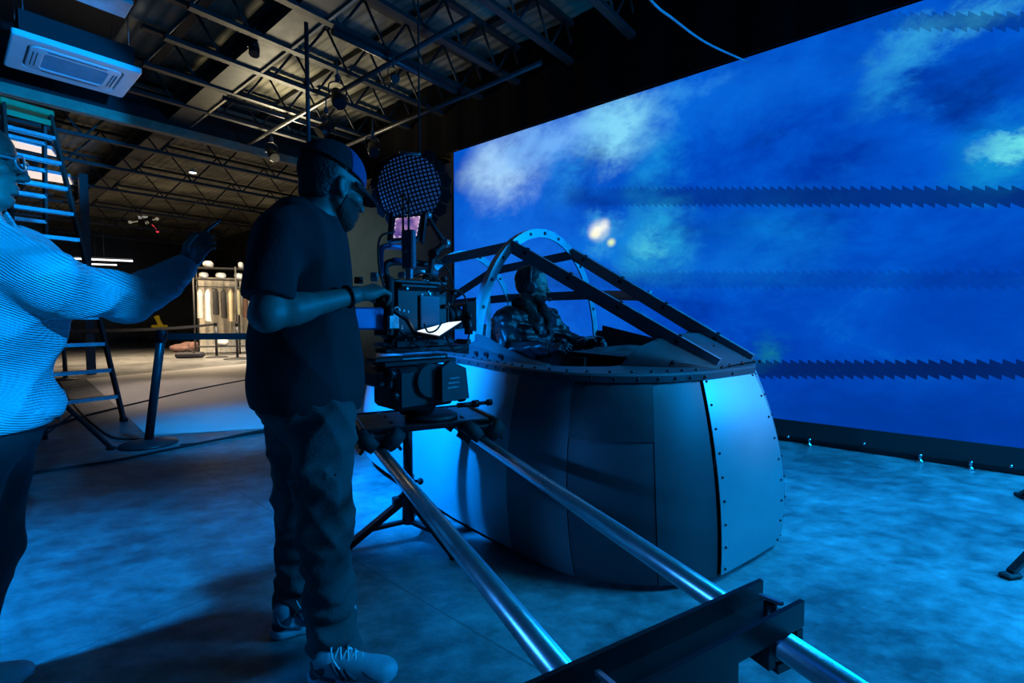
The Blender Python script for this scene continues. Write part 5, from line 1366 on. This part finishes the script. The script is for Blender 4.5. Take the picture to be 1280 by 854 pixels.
# ---- tall double sided ladder
FRf = H(155, 527, 0); Lw = V((-.5, -.866, 0)); Sp = V((-.866, .5, 0)); HT = 3.62
lad = empty('step_ladder', FRf+Sp*1.15+Lw*.4, 'very tall red double-sided step ladder with a green top cap', 'ladder')
def rail_pt(side, lr_, h):       # side 0 front 1 rear; lr_ 0 right 1 left
    t = h/HT; sp = (1.15-.10)*t if side == 0 else 2.3-(1.15-.10)*t
    wd = .82*(1-t)+.40*t; return FRf+Sp*sp+Lw*(.41+(lr_-.5)*wd)+V((0, 0, h))
for sd in (0, 1):
    for lr_ in (0, 1):
        m = MB(); m.beam(rail_pt(sd, lr_, .03), rail_pt(sd, lr_, HT), .028, .085, Sp); r = obj('rail', m, M_red, lad)
        m = MB(); m.box(rail_pt(sd, lr_, .02), (.05, .11, .05), frame(Lw), .008); obj('foot', m, M_rub, r)
    for k in range(1, 12):
        h = .305*k; a, b = rail_pt(sd, 0, h), rail_pt(sd, 1, h); m = MB()
        m.beam(a, b, .085, .012); m.beam(a-V((0, 0, .016))+Sp*.036, b-V((0, 0, .016))+Sp*.036, .008, .036); m.beam(a-V((0, 0, .016))-Sp*.036, b-V((0, 0, .016))-Sp*.036, .008, .036)
        obj('tread', m, M_tread, lad)
m = MB(); m.box(FRf+Sp*1.15+Lw*.41+V((0, 0, HT+.03)), (.46, .28, .07), frame(Lw), .012); m.beam(rail_pt(0, 0, HT-.09), rail_pt(0, 1, HT-.09), .02, .06); obj('top_cap', m, M_green, lad)
for lr_ in (0, 1):
    m = MB(); m.beam(rail_pt(0, lr_, 1.2), rail_pt(1, lr_, 1.2), .012, .025); obj('spreader', m, M_tread, lad)
# ---- barrier posts with belts
M_post = mat('black_barrier_post', (.035, .037, .042), .35, .2); M_belt = mat('black_belt_webbing', (.012, .012, .014), .9)
def stanchion(b, lean, label, hh=1.08, rb=.235):
    t = empty('barrier_post', b, label, 'barrier post', 'barrier posts')
    m = MB(); m.lathe(b, (0, 0, 1), [(0, rb), (.012, rb), (.022, rb*.96), (.045, rb*.5), (.055, rb*.2)], 36); obj('base', m, M_post, t)
    top = b+lean+V((0, 0, hh)); m = MB(); m.cyl(b+V((0, 0, .04)), top, .036, n=20); obj('pole', m, M_post, t)
    m = MB(); d = (top-b).normalized(); m.lathe(top-d*.10, d, [(0, .037), (.004, .043), (.10, .043), (.112, .036)], 20); obj('belt_head', m, M_blk, t); return top
tops = [stanchion(H(186, 556, 0), V((.15, .02, 0)), 'leaning black barrier post by the pale floor sheet'),
        stanchion(V((-1.92, 4.62, 0)), V((0, 0, 0)), 'black barrier post behind the camera operator at the far end of the belt'),
        stanchion(H(82, 475, 0), V((0, 0, 0)), 'distant black barrier post beyond the ladder', 1.0, .2),
        stanchion(H(271, 447, 0), V((0, 0, 0)), 'distant black barrier post before the clothes rack, left one', 1.05, .3),
        stanchion(H(297, 449, 0), V((0, 0, 0)), 'distant black barrier post before the clothes rack, right one', 1.05, .36)]
def belt(a, b, label, w=.05, sag=.0):
    m = MB(); pts = [a+(b-a)*t-V((0, 0, sag*4*t*(1-t))) for t in np.linspace(0, 1, 9)]
    m.grid([[p+V((0, 0, w/2)) for p in pts], [p-V((0, 0, w/2)) for p in pts]]); o = obj('barrier_belt', m, M_belt, solid=.004, soff=0); tag(o, label, 'belt')
belt(tops[0]-V((-.05, 0, .05)), tops[1]-V((.055, 0, .05)), 'black belt stretched from the leaning barrier post', .06)
belt(tops[2]-V((-.05, 0, .05)), tops[3]-V((.05, 0, .05)), 'far black belt crossing before the tables', .07, .05)
# ---- pale floor sheet
M_sheet = mat('pale_vinyl_sheet', (.66, .64, .63), .45, var=.05, scale=3)
pl = [H(184, 545, 0), H(300, 537.5, 0), H(372, 534, 0), H(420, 476, 0), H(318, 454, 0), H(210, 464, 0), H(108, 474, 0)]
m = MB(); m.prism([p+V((0, 0, .0)) for p in pl], (0, 0, .006)); tag(obj('floor_sheet', m, M_sheet), 'pale sheet laid on the concrete behind the leaning barrier post', 'floor covering')
# ---- cables on the floor
def cable(pix, r, label, hs=None, m_=None):
    pts = [H(x, y, r+.001) for x, y in pix]
    if hs:
        for i, h in enumerate(hs):
            if h: pts[i] = V((pts[i].x, pts[i].y, 0))*1.0+V((0, 0, h))
    mb = MB(); mb.tube(crom(pts, 6), r, 8); tag(obj('floor_cable', mb, m_ or M_rub), label, 'cable')
cable([(20, 595), (90, 584), (150, 574.5), (215, 561), (280, 548), (345, 537), (400, 530)], .011, 'thick black cable along the front of the pale sheet')
cable([(225, 556), (262, 552), (300, 543), (350, 534)], .007, 'thin black cable curling beside the barrier post base')
cable([(30, 546), (60, 535), (110, 519), (180, 502), (250, 486), (318, 473)], .012, 'straight black cable running across the pale sheet')
cable([(74, 476), (84, 495), (100, 515), (122, 535), (142, 547), (165, 549), (184, 549)], .009, 'black cable curving from the ladder to the barrier post')
# ---- light stand behind the person at the left
c0_ = V((-4.25, 4.32, 0)); ft = [H(139, 562.5, 0), V((-4.80, 4.86, 0)), V((-4.5, 3.65, 0))]
ls2 = empty('light_stand', c0_, 'dark light stand whose straight leg slants to the floor beside the ladder', 'stand')
for f_ in ft:
    m = MB(); f_ = V((f_.x, f_.y, 0)); m.beam(c0_+(f_-c0_)*.04+V((0, 0, .58)), f_+V((0, 0, .02)), .028, .028); m.beam(c0_+(f_-c0_)*.04+V((0, 0, .16)), c0_+(f_-c0_)*.45+V((0, 0, .335)), .02, .012); l = obj('leg', m, M_post, ls2)
    m = MB(); m.box(f_+V((0, 0, .015)), (.06, .05, .03), frame(f_-c0_), .006); obj('rubber_foot', m, M_rub, l)
m = MB(); m.cyl(c0_+V((0, 0, .1)), c0_+V((0, 0, 1.0)), .02, n=12); m.cyl(c0_+V((0, 0, 1.0)), c0_+V((0, 0, 1.9)), .015, n=12); obj('column', m, M_post, ls2)
# ---- steel column
m = MB(); q = W(107, 300, 10.2); q.z = 0; m.beam(q, q+V((0, 0, 4.2)), .14, .14, A2); o = struct('column', m, M_steel)
# ---- ceiling cassette
def ac():
    a0, a1, b0, b1, z = 7.13, 8.12, .55, 1.63, 4.10
    ac_ = empty('ceiling_cassette', AB((a0+a1)/2, (b0+b1)/2, z), 'white square ceiling air conditioner with a blue grille', 'air conditioner')
    def rr(i0, zz, rad, n=6):
        x0, x1, y0, y1 = a0+i0, a1-i0, b0+i0, b1-i0; pts = []
        for cx, cy, st in ((x1-rad, y1-rad, 0), (x0+rad, y1-rad, 90), (x0+rad, y0+rad, 180), (x1-rad, y0+rad, 270)):
            for k in range(n+1):
                t = math.radians(st+90*k/n); pts.append(AB(cx+rad*math.cos(t), cy+rad*math.sin(t), zz))
        return pts
    m = MB(); m.grid([rr(0, z+.06, .03), rr(0, z+.01, .03), rr(.012, z, .03), rr(.13, z, .09), rr(.135, z+.02, .09)], closed_u=True, smooth=False); obj('panel', m, M_white, ac_)
    m = MB(); m.grid([rr(.135, z+.02, .09), rr(.150, z+.02, .09)], closed_u=True); obj('shadow_gap', m, M_slot, ac_)
    m = MB(); m.grid([rr(.150, z+.02, .09), rr(.155, z-.004, .09), rr(.26, z-.012, .05), rr(.27, z-.004, .05)], closed_u=True, smooth=False); obj('louvre_ring', m, M_white, ac_)
    m = MB(); pts = rr(.27, z-.004, .05); m.add(pts, [tuple(range(len(pts)))])
    o = obj('grille', m, mat('blue_grey_grille', (.10, .34, .45), .7, bump=.6, bscale=220), ac_); o['label'] = 'blue-grey intake grille'
    for k in (0, 1):
        for sd in (0, 1):
            i_ = .185+.032*k
            m = MB(); x0, x1 = a0+.29, a1-.29; y = (b0+i_) if sd == 0 else (b1-i_)
            m.beam(AB(x0, y, z-.010), AB(x1, y, z-.010), .008, .006); obj('vane_slot', m, M_slot, ac_)
    for sd in (0, 1):
        m = MB(); x = (a0+.20) if sd == 0 else (a1-.20); m.beam(AB(x, b0+.29, z-.010), AB(x, b1-.29, z-.010), .008, .006); obj('vane_slot', m, M_slot, ac_)
    m = MB(); abbox(m, a0+.06, a1-.06, b0+.06, b1-.06, z+.05, z+.30); obj('casing', m, M_blackdeck, ac_)
    for x in (a0+.1, a1-.1):
        for y in (b0+.1, b1-.1):
            m = MB(); m.cyl(AB(x, y, z+.28), AB(x, y, CEIL), .006, n=8); obj('hanger_rod', m, M_sil, ac_)
ac()
hp_ = empty('ceiling_baffle', AB(5.8, .2, 4.10), 'long pale blue-lit board hanging under the black roof above the air conditioner', 'ceiling board')
m = MB(); abbox(m, 5.64, 5.96, -1.4, 1.24, 4.10, 4.14); obj('board', m, mat('pale_board', (.60, .64, .68), .6), hp_, bev=.004)
for y in (-1.0, .9):
    m = MB(); m.cyl(AB(5.8, y, 4.13), AB(5.8, y, CEIL), .006, n=8); obj('hanger_rod', m, M_sil, hp_)
# ---- lighting pipes under the roof and the lamps on them
M_gpipe = mat('dark_grid_pipe', (.06, .06, .065), .4, .5)
def gpipe(p0, p1, label, r=.03):
    m = MB(); m.cyl(p0, p1, r, n=14); tag(obj('lighting_pipe', m, M_gpipe), label, 'pipe', 'lighting pipes under the roof')
GZ = 4.30
gpipe(AB(3.6, 3.62, GZ), AB(9.2, 3.62, GZ), 'dark lighting pipe running beside the girder')
gpipe(AB(3.6, 4.80, GZ), AB(9.2, 4.80, GZ), 'dark lighting pipe nearest the screen')
gpipe(AB(5.06, 2.9, GZ+.08), AB(5.06, 5.0, GZ+.08), 'thick dark lighting pipe crossing from the girder', .04)
gpipe(AB(7.72, 2.7, GZ+.065), AB(7.72, 5.0, GZ+.065), 'dark lighting pipe crossing before the bulkhead')
dp = AB(5.06, 0, 0); q = W(383, 45, 5.2)
m = MB(); m.cyl(V((q.x, q.y, 4.30)), V((q.x, q.y, 2.86)), .022, n=12); m.lathe(V((q.x, q.y, 2.84)), (0, 0, 1), [(0, .03), (.05, .03)], 12); tag(obj('drop_pipe', m, M_gpipe), 'vertical drop pipe hanging behind the operator', 'pipe')
M_lens = mat('lamp_lens_blue', (.05, .12, .25), .1, emit=(.01, .12, .6), estr=.5)
def stage_lamp(px, py, dep, aim, label, s=1.0):
    p = W(px, py, dep); a = V(aim).normalized(); t = empty('stage_lamp', p, label, 'stage lamp', 'stage lamps on the lighting pipes')
    m = MB(); m.lathe(p-a*.14*s, a, [(0, .04*s), (.02*s, .06*s), (.14*s, .065*s), (.16*s, .085*s), (.27*s, .085*s), (.28*s, .08*s)], 18); obj('body', m, M_blk, t)
    m = MB(); m.lathe(p+a*.135*s, a, [(0, .078*s), (.004*s, .07*s)], 18); obj('lens', m, M_lens, t)
    m = MB(); up = V((0, 0, 1)); sd = a.cross(up).normalized()
    m.tube(crom([p+sd*.10*s, p+sd*.10*s+up*.14*s, p+up*.19*s, p-sd*.10*s+up*.14*s, p-sd*.10*s], 5), .009*s, 8); obj('yoke', m, M_blk, t)
    m = MB(); m.box(p+up*.23*s, (.05*s, .04*s, .09*s), None, .006); m.cyl(p+up*.25*s, p+up*.45*s, .009*s, n=8); obj('clamp', m, M_gry, t)
stage_lamp(422, 122, 6.1, (.35, -.5, -.8), 'stage lamp tilted down highest above the operator')
stage_lamp(408, 160, 6.8, (-.5, -.5, -.7), 'stage lamp pointing left just above the cap')
stage_lamp(340, 192, 8.4, (.5, -.4, -.6), 'stage lamp under the bulkhead left of the operator')
stage_lamp(466, 186, 7.6, (.3, -.6, -.7), 'stage lamp in the dark above the softbox')
stage_lamp(492, 97, 5.6, (.4, -.7, -.5), 'small stage lamp at the end of the thick pipe', .6)
stage_lamp(318, 60, 5.9, (.1, -.3, -.9), 'stage lamp beside the long girder', .7)
# ---- overhead cable
pts = [W(806, -8, 3.2), W(842, 24, 3.6), W(884, 54, 4.1), W(936, 78, 4.6)]
q9 = pts[-1]; q9 += (ray(936, 78).normalized())*((BS-.10-q9.dot(B2))/ray(936, 78).normalized().dot(B2))
m = MB(); m.tube(crom([pts[0]+V((-.4, .1, .6))]+pts, 8), .008, 8); tag(obj('overhead_cable', m, mat('grey_blue_cable', (.35, .40, .46), .5)), 'thin pale cable looping down from the roof before the screen', 'cable')
# ---- far hall: lamps
M_tube = mat('lit_tube', (.8, .8, .8), .4, emit=(1, .97, .92), estr=3.0); M_pane = mat('lit_warm_panel', (.8, .8, .8), .5, emit=(1, .80, .66), estr=.85)
def tube_lamp(p0, p1, label):
    t = empty('tube_light', (p0+p1)/2, label, 'ceiling light', 'tube lights'); m = MB(); m.cyl(p0, p1, .022, n=10); obj('tube', m, M_tube, t)
    m = MB(); m.beam(p0+V((0, 0, .05)), p1+V((0, 0, .05)), .10, .05); obj('housing', m, M_white, t); m = MB(); m.cyl((p0+p1)/2+V((0, 0, .07)), V(((p0+p1)/2).to_tuple()[:2]+(CEIL-.1,)), .006, n=6); obj('hanger_rod', m, M_sil, t)
tube_lamp(W(92, 323.5, 16.2), W(166, 326.5, 17.2), 'bright tube light far down the hall, upper of the two')
tube_lamp(W(92, 329.5, 19.6), W(146, 331.5, 20.6), 'bright tube light far down the hall, lower of the two')
def panel_lamp(pix, h, label):
    c4 = [H(x, y, h) for x, y in pix]; ct = sum(c4, V())/4
    t = empty('panel_light', ct, label, 'ceiling light', 'flat ceiling lights')
    m = MB(); m.prism(c4, (0, 0, .01)); obj('diffuser', m, M_pane, t); m = MB(); m.prism([ct+(p-ct)*1.06+V((0, 0, .012)) for p in c4], (0, 0, .06)); obj('frame', m, M_white, t)
panel_lamp([(2, 173), (64, 188), (70, 196), (2, 181)], 4.15, 'warm lit ceiling panel behind the ladder, upper one')
panel_lamp([(10, 207), (86, 222), (90, 231), (10, 218)], 4.15, 'warm lit ceiling panel behind the ladder, lower one')
t = empty('downlight', W(241, 216, 12), 'small round white downlight under the far roof', 'ceiling light'); p = W(241, 216, 12)
m = MB(); m.lathe(p, (0, 0, 1), [(0, .085), (.03, .09), (.08, .05)], 18); obj('shell', m, M_white, t); m = MB(); m.lathe(p-V((0, 0, .008)), (0, 0, 1), [(0, .07), (.006, .08)], 18); obj('lens', m, M_tube, t)
m = MB(); m.cyl(p+V((0, 0, .07)), V((p.x, p.y, CEIL-.1)), .006, n=6); obj('hanger_rod', m, M_sil, t)
p = W(182, 275, 18.0); t = empty('emergency_light', p, 'small wall unit with two pale lamp heads and a red dot', 'lamp')
m = MB(); m.box(p, (.5, .12, .36), None, .02); obj('box', m, M_steel, t)
m = MB(); m.box(p+V((-.05, -.07, .16)), (.34, .05, .24), frame(V((1, .1, .2))), .02); obj('lamp_head', m, mat('dim_lit_head', (.5, .5, .48), .5, emit=(.8, .78, .7), estr=.25), t)
for dx, dz in ((-.5, -.1), (.12, -.12), (.5, .02)):
    m = MB(); m.ball(p+V((dx, -.1, dz)), .06, 10); m.cyl(p+V((dx, -.05, dz)), p+V((dx*.4, .02, dz*.3)), .02, n=8); obj('lamp', m, mat('dim_lit_head', (.5, .5, .48), .5, emit=(.8, .7, .5), estr=.25), t)
m = MB(); m.ball(p+V((.5, -.1, -.44)), .05, 10); m.cyl(p+V((.5, -.06, -.44)), p+V((.2, .0, -.12)), .012, n=8); obj('red_lamp', m, mat('red_lamp', (.3, .01, .01), .4, emit=(1, .05, .08), estr=.8), t)
m = MB(); m.cyl(p+V((0, .05, 0)), V((p.x, p.y+.05, CEIL-.1)), .03, n=8); obj('bracket', m, M_steel, t)
# ---- far hall: clothes rack, shelf and clothes
M_rk = mat('dark_rack_steel', (.05, .05, .052), .5, .4); rd = V((.93, .37, 0)).normalized(); rn = V((.37, -.93, 0)).normalized()
r0 = W(243, 397, 15.2); r0.z = 0; RLn = 2.35
rk = empty('garment_rack', r0+rd*RLn/2, 'tall dark steel rack with a shelf above the hanging clothes', 'clothes rack')
for t_ in (0, .5, 1):
    for d_ in (0, .5):
        m = MB(); q = r0+rd*RLn*t_-rn*d_; m.cyl(q, q+V((0, 0, 2.85)), .025, n=10); obj('post', m, M_rk, rk)
for h in (.25, 2.42, 2.78):
    m = MB(); m.prism([r0+V((0, 0, h)), r0+rd*RLn+V((0, 0, h)), r0+rd*RLn-rn*.5+V((0, 0, h)), r0-rn*.5+V((0, 0, h))], (0, 0, .03)); obj('shelf', m, M_rk, rk)
m = MB(); m.cyl(r0-rn*.25+V((0, 0, 2.2)), r0+rd*RLn-rn*.25+V((0, 0, 2.2)), .018, n=10); obj('hanging_rail', m, M_sil, rk)
cols = [('pale grey', (.55, .53, .50)), ('white', (.8, .78, .74)), ('black', (.02, .02, .02)), ('black', (.025, .022, .02)), ('tan', (.45, .36, .22)), ('olive', (.33, .29, .17)), ('dark brown', (.07, .035, .022)), ('ochre', (.50, .36, .15)), ('cream', (.70, .60, .42)), ('dark green', (.07, .11, .06)), ('pale green', (.35, .42, .30))]
places = ['at the outer end', 'second from the outer end', 'beside the white one', 'in the middle', 'after the black pair', 'between tan and brown', 'between olive and ochre', 'beside the dark brown one', 'beside the ochre one', 'near the inner end', 'at the inner end']
for i, (nm, cl) in enumerate(cols):
    tpos = (i+.6)/len(cols); q = r0+rd*RLn*tpos-rn*.25+V((0, 0, 2.2)); L_ = .95+.12*math.sin(i*2.1); fold = []
    g = empty('hanging_garment', q-V((0, 0, L_)), f'{nm} garment hanging on the far rack {places[i]}', 'garment', 'clothes on the far rack')
    m = MB(); rows = []
    for j in range(8):
        v_ = j/7; row = []
        for k in range(16):
            a = 2*PI*k/16; wx = (.075+.02*math.sin(3*a+i)*v_)*(1 if j else .3); wy = (.20 if j > 1 else (.05, .17)[j])*(1+.08*v_)
            row.append(q+rd*wx*math.cos(a)+rn*wy*math.sin(a)+V((0, 0, -.06-L_*v_)))
        rows.append(row)
    m.grid(rows, closed_u=True); obj('cloth', m, mat(nm.replace(' ', '_')+'_cloth', cl, .9, bump=.4, bscale=30), g)
    m = MB(); m.tube(crom([q+rn*.2-V((0, 0, .12)), q-V((0, 0, .05)), q-rn*.2-V((0, 0, .12))], 4), .008, 6); m.tube(crom([q-V((0, 0, .05)), q-V((0, 0, .03))+rn*.02, q+rn*.032, q+V((0, 0, .032))], 3), .005, 6); obj('hanger', m, M_sil, g)
M_bag = mat('white_bundle_cloth', (.78, .75, .70), .85, bump=.5, bscale=20)
for i, (t_, z, sx, nm) in enumerate(((.10, 2.45, .30, 'white bundle on the rack shelf at the outer end'), (.30, 2.45, .34, 'white bundle on the rack shelf beside the first'), (.52, 2.45, .28, 'white bundle at the middle of the rack shelf'), (.74, 2.45, .36, 'long white bundle on the rack shelf'), (.93, 2.45, .26, 'white bundle on the rack shelf at the inner end'), (.16, 2.81, .32, 'pale bundle on top of the rack'), (.55, 2.81, .17, 'tall white bottle-shaped bundle on top of the rack'), (.3, .28, .4, 'white bundle on the bottom of the rack'), (.8, .28, .36, 'second white bundle on the bottom of the rack'))):
    q = r0+rd*RLn*t_-rn*.25+V((0, 0, z)); m = MB(); n = 14; rows = []
    for j in range(9):
        th = PI*j/8; rows.append([q+rd*sx*.45*math.sin(th)**.6*math.cos(2*PI*k/n)*(1+.1*math.sin(5*k+i))+rn*.16*math.sin(th)**.6*math.sin(2*PI*k/n)+V((0, 0, .11-.11*math.cos(th)*(1 if j > 4 else .98)+.015*math.sin(k*2+i)*math.sin(th))) for k in range(n)])
    m.grid(rows, closed_u=True); tag(obj('cloth_bundle', m, M_bag), nm, 'bundle', 'bundles on the far rack')
# pale curtain behind the rack
m = MB(); rows = []
for z in (.03, 1.2, 2.55): rows.append([r0-rn*(.95+.05*math.sin(k*1.3)+.02*math.sin(k*3.1))+rd*(-.1+2.7*k/50)+V((0, 0, z)) for k in range(51)])
m.grid(rows); tag(obj('pale_curtain', m, mat('pale_curtain_cloth', (.70, .66, .58), .9, var=.2, scale=5), solid=.01), 'pale curtain hanging behind the far clothes rack', 'curtain')
# tables
M_tab = mat('dark_table_top', (.06, .055, .05), .5)
def table(c, L_, w, label, ang=.2):
    d = V((math.cos(ang), math.sin(ang), 0)); n = V((-d.y, d.x, 0)); t = empty('folding_table', c, label, 'table', 'tables at the back of the hall')
    m = MB(); m.box(c+V((0, 0, .745)), (L_, w, .04), frame(d), .008); obj('table_top', m, M_tab, t)
    for sx in (-1, 1):
        for sy in (-1, 1): m = MB(); q = c+d*sx*(L_/2-.1)+n*sy*(w/2-.08); m.cyl(q, q+V((0, 0, .73)), .02, n=10); obj('leg', m, M_rk, t)
T1, T2, T3 = H(150, 434, 0), H(206, 431.5, 0), H(240, 435, 0)
table(T1, 2.6, .8, 'dark folding table far behind the ladder'); table(T2, 2.6, .8, 'dark folding table carrying the yellow lamp'); table(T3, 1.6, .7, 'dark folding table in front of the clothes rack', .3)
yl = T2+V((-.2, 0, .766)); t = empty('work_lamp', yl, 'small yellow work lamp on a dark table', 'lamp'); M_yel = mat('yellow_paint', (.75, .48, .03), .5, emit=(.8, .5, .02), estr=.12)
m = MB(); m.box(yl+V((0, 0, .06)), (.55, .3, .12), None, .03); obj('base', m, M_yel, t); m = MB(); m.tube([yl+V((.05, 0, .1)), yl+V((-.05, 0, .32)), yl+V((-.12, 0, .5))], [.09, .08, .1], 12); obj('body', m, M_yel, t)
# pink bundle on the floor
q = H(233, 440, 0); S = SDF(q+V((-.6, -.5, -.05)), q+V((.6, .5, .5)), .025)
S.ell(q+V((-.15, 0, .14)), (.42, .24, .15), None, .06); S.ell(q+V((.28, 0, .2)), (.18, .18, .17), None, .06); S.ell(q+V((.0, .1, .24)), (.22, .15, .12), None, .06); S.half((0, 0, .001), (0, 0, -1))
o = S.obj('clothes_heap', mat('pink_cloth', (.50, .30, .28), .9, var=.3, scale=6, bump=.5, bscale=12), None, q); tag(o, 'pinkish heap of cloth lying on the floor by the tables', 'cloth heap')
q = H(238, 447.5, 0); m = MB(); m.box(q+V((0, 0, .09)), (.7, .4, .17), frame(V((.95, .3, 0))), .05); m.tube(crom([q+V((-.2, -.1, .17)), q+V((0, -.1, .26)), q+V((.2, -.1, .17))], 4), .018, 8); tag(obj('duffel_bag', m, mat('dark_bag_cloth', (.02, .02, .028), .8)), 'dark bag lying next to the pink cloth heap', 'bag')
# ================================================================== CAMERA AND LIGHT
cam_d = bpy.data.cameras.new('camera'); cam = bpy.data.objects.new('camera', cam_d); C.objects.link(cam)
cam_d.sensor_width = 36; cam_d.lens = F/1280*36; cam_d.clip_start = .02; cam_d.clip_end = 200
cam.location = CAM; cam.rotation_euler = (PI/2-PITCH, 0, 0)
bpy.context.scene.camera = cam
def light(name, kind, loc, target, energy, col, size=1.0, size_y=None, spread=None, spot=None, blend=.5):
    d = bpy.data.lights.new(name, kind); d.energy = energy; d.color = col
    if kind == 'AREA':
        d.size = size
        if size_y: d.shape = 'RECTANGLE'; d.size_y = size_y
        if spread: d.spread = spread
    elif kind == 'SPOT': d.spot_size = spot; d.spot_blend = blend; d.shadow_soft_size = size
    else: d.shadow_soft_size = size
    o = bpy.data.objects.new(name, d); C.objects.link(o); o.location = loc
    o.rotation_euler = (V(target)-V(loc)).to_track_quat('-Z', 'Y').to_euler(); return o
CY = (.008, .38, 1.0); BL = (.0, .2, 1.0); WM = (1.0, .74, .44)
# blue panels right of frame, then unseen spots and a fill added
light('blue_panel_key', 'AREA', (5.1, 2.05, 2.3), (-1.2, 2.0, .9), 290, (0, .33, 1), 1.1, 1.1)
light('cyan_panel_floor', 'AREA', (3.6, 1.4, 4.2), (2.6, 2.6, 0), 130, CY, 1.8, 1.2, spread=1.5)
light('added_blue_ac_spot', 'SPOT', (2.6, -.8, 1.7), (-4.9, 5.15, 3.45), 8500, (0, .30, 1), .08, spot=math.radians(13), blend=.3)  # added unseen spot that brightens the air conditioner, board and ladder
light('added_blue_floor_spot', 'SPOT', (-3.1, .6, 3.2), (-2.25, 1.7, 0), 1600, (0, .28, 1), .15, spot=math.radians(50), blend=1.0)  # unseen lamp added for the bright floor patch at lower left
light('added_blue_rail_spot', 'SPOT', (-2.4, -1.4, 1.7), (.10, 1.06, .62), 230, (.03, .30, 1), .09, spot=math.radians(21), blend=.3)  # added lamp out of frame, placed for the streaks along the pipes
light('added_pale_nose_spot', 'SPOT', (3.3, .9, 2.7), (1.22, 2.46, .88), 120, (.95, .95, 1), .1, spot=math.radians(15), blend=1.0)  # extra lamp out of view, whitens the top of the nose sheet
light('added_blue_person_spot', 'SPOT', (.9, -.6, 2.3), (-1.62, 1.30, 1.25), 1050, (0, .32, 1), .03, spot=math.radians(17), blend=.35)  # extra unseen spot, cone kept to the left person's jacket
light('blue_fill', 'AREA', (-.4, -2.6, 3.2), (-.6, 3.0, .3), 5, (0, .16, 1), 2.5, 1.0)
light('added_blue_mockup_spot', 'SPOT', (-2.0, 1.9, 2.9), (-.75, 3.25, .66), 3600, (0, .24, 1), .12, spot=math.radians(40), blend=.8)  # added unseen lamp that brightens the tail half of the mock-up
light('added_blue_mat_wash', 'SPOT', (-1.2, 3.4, 4.3), (-2.9, 5.35, 0), 1500, (0, .32, 1), .2, spot=math.radians(34), blend=.9)  # invented overhead spot for the blue front of the floor sheet
# work lights of the hall behind, with unseen spots added for sheet and partition
light('work_light_hall', 'AREA', AB(16.5, 4.5, 3.9), AB(16.5, 4.5, 0), 340, WM, 4, 2.5, spread=2.0)
light('added_warm_sheet_spot', 'SPOT', AB(13.5, 2.6, 4.1), AB(9.6, 2.6, 0), 520, (1, .78, .62), .4, spot=math.radians(34), blend=.8)  # extra unseen lamp, added to warm the back of the floor sheet
light('work_light_rack', 'AREA', AB(14.0, 6.2, 3.6), AB(15.5, 6.0, 1.0), 130, (1, .92, .78), 2.5, 1, spread=2.2)
light('added_teal_partition_spot', 'SPOT', AB(11.5, 1.2, 3.0), AB(9.0, 5.6, 2.3), 190, (.55, 1, .95), .3, spot=math.radians(38), blend=.9)  # teal spot added to lift the grey partition out of black
light('uplight_roof', 'AREA', AB(8.8, 4.0, 3.6), AB(7.0, 3.4, 4.95), 42, (1, .86, .55), .6, .6, spread=2.0)
w = bpy.data.worlds.new('World'); bpy.context.scene.world = w; w.use_nodes = True
w.node_tree.nodes['Background'].inputs[0].default_value = (.012, .03, .06, 1); w.node_tree.nodes['Background'].inputs[1].default_value = .12
vs = bpy.context.scene.view_settings
vs.view_transform = 'Standard'; vs.look = 'None'; vs.exposure = 0; vs.gamma = 1; vs.use_curve_mapping = False
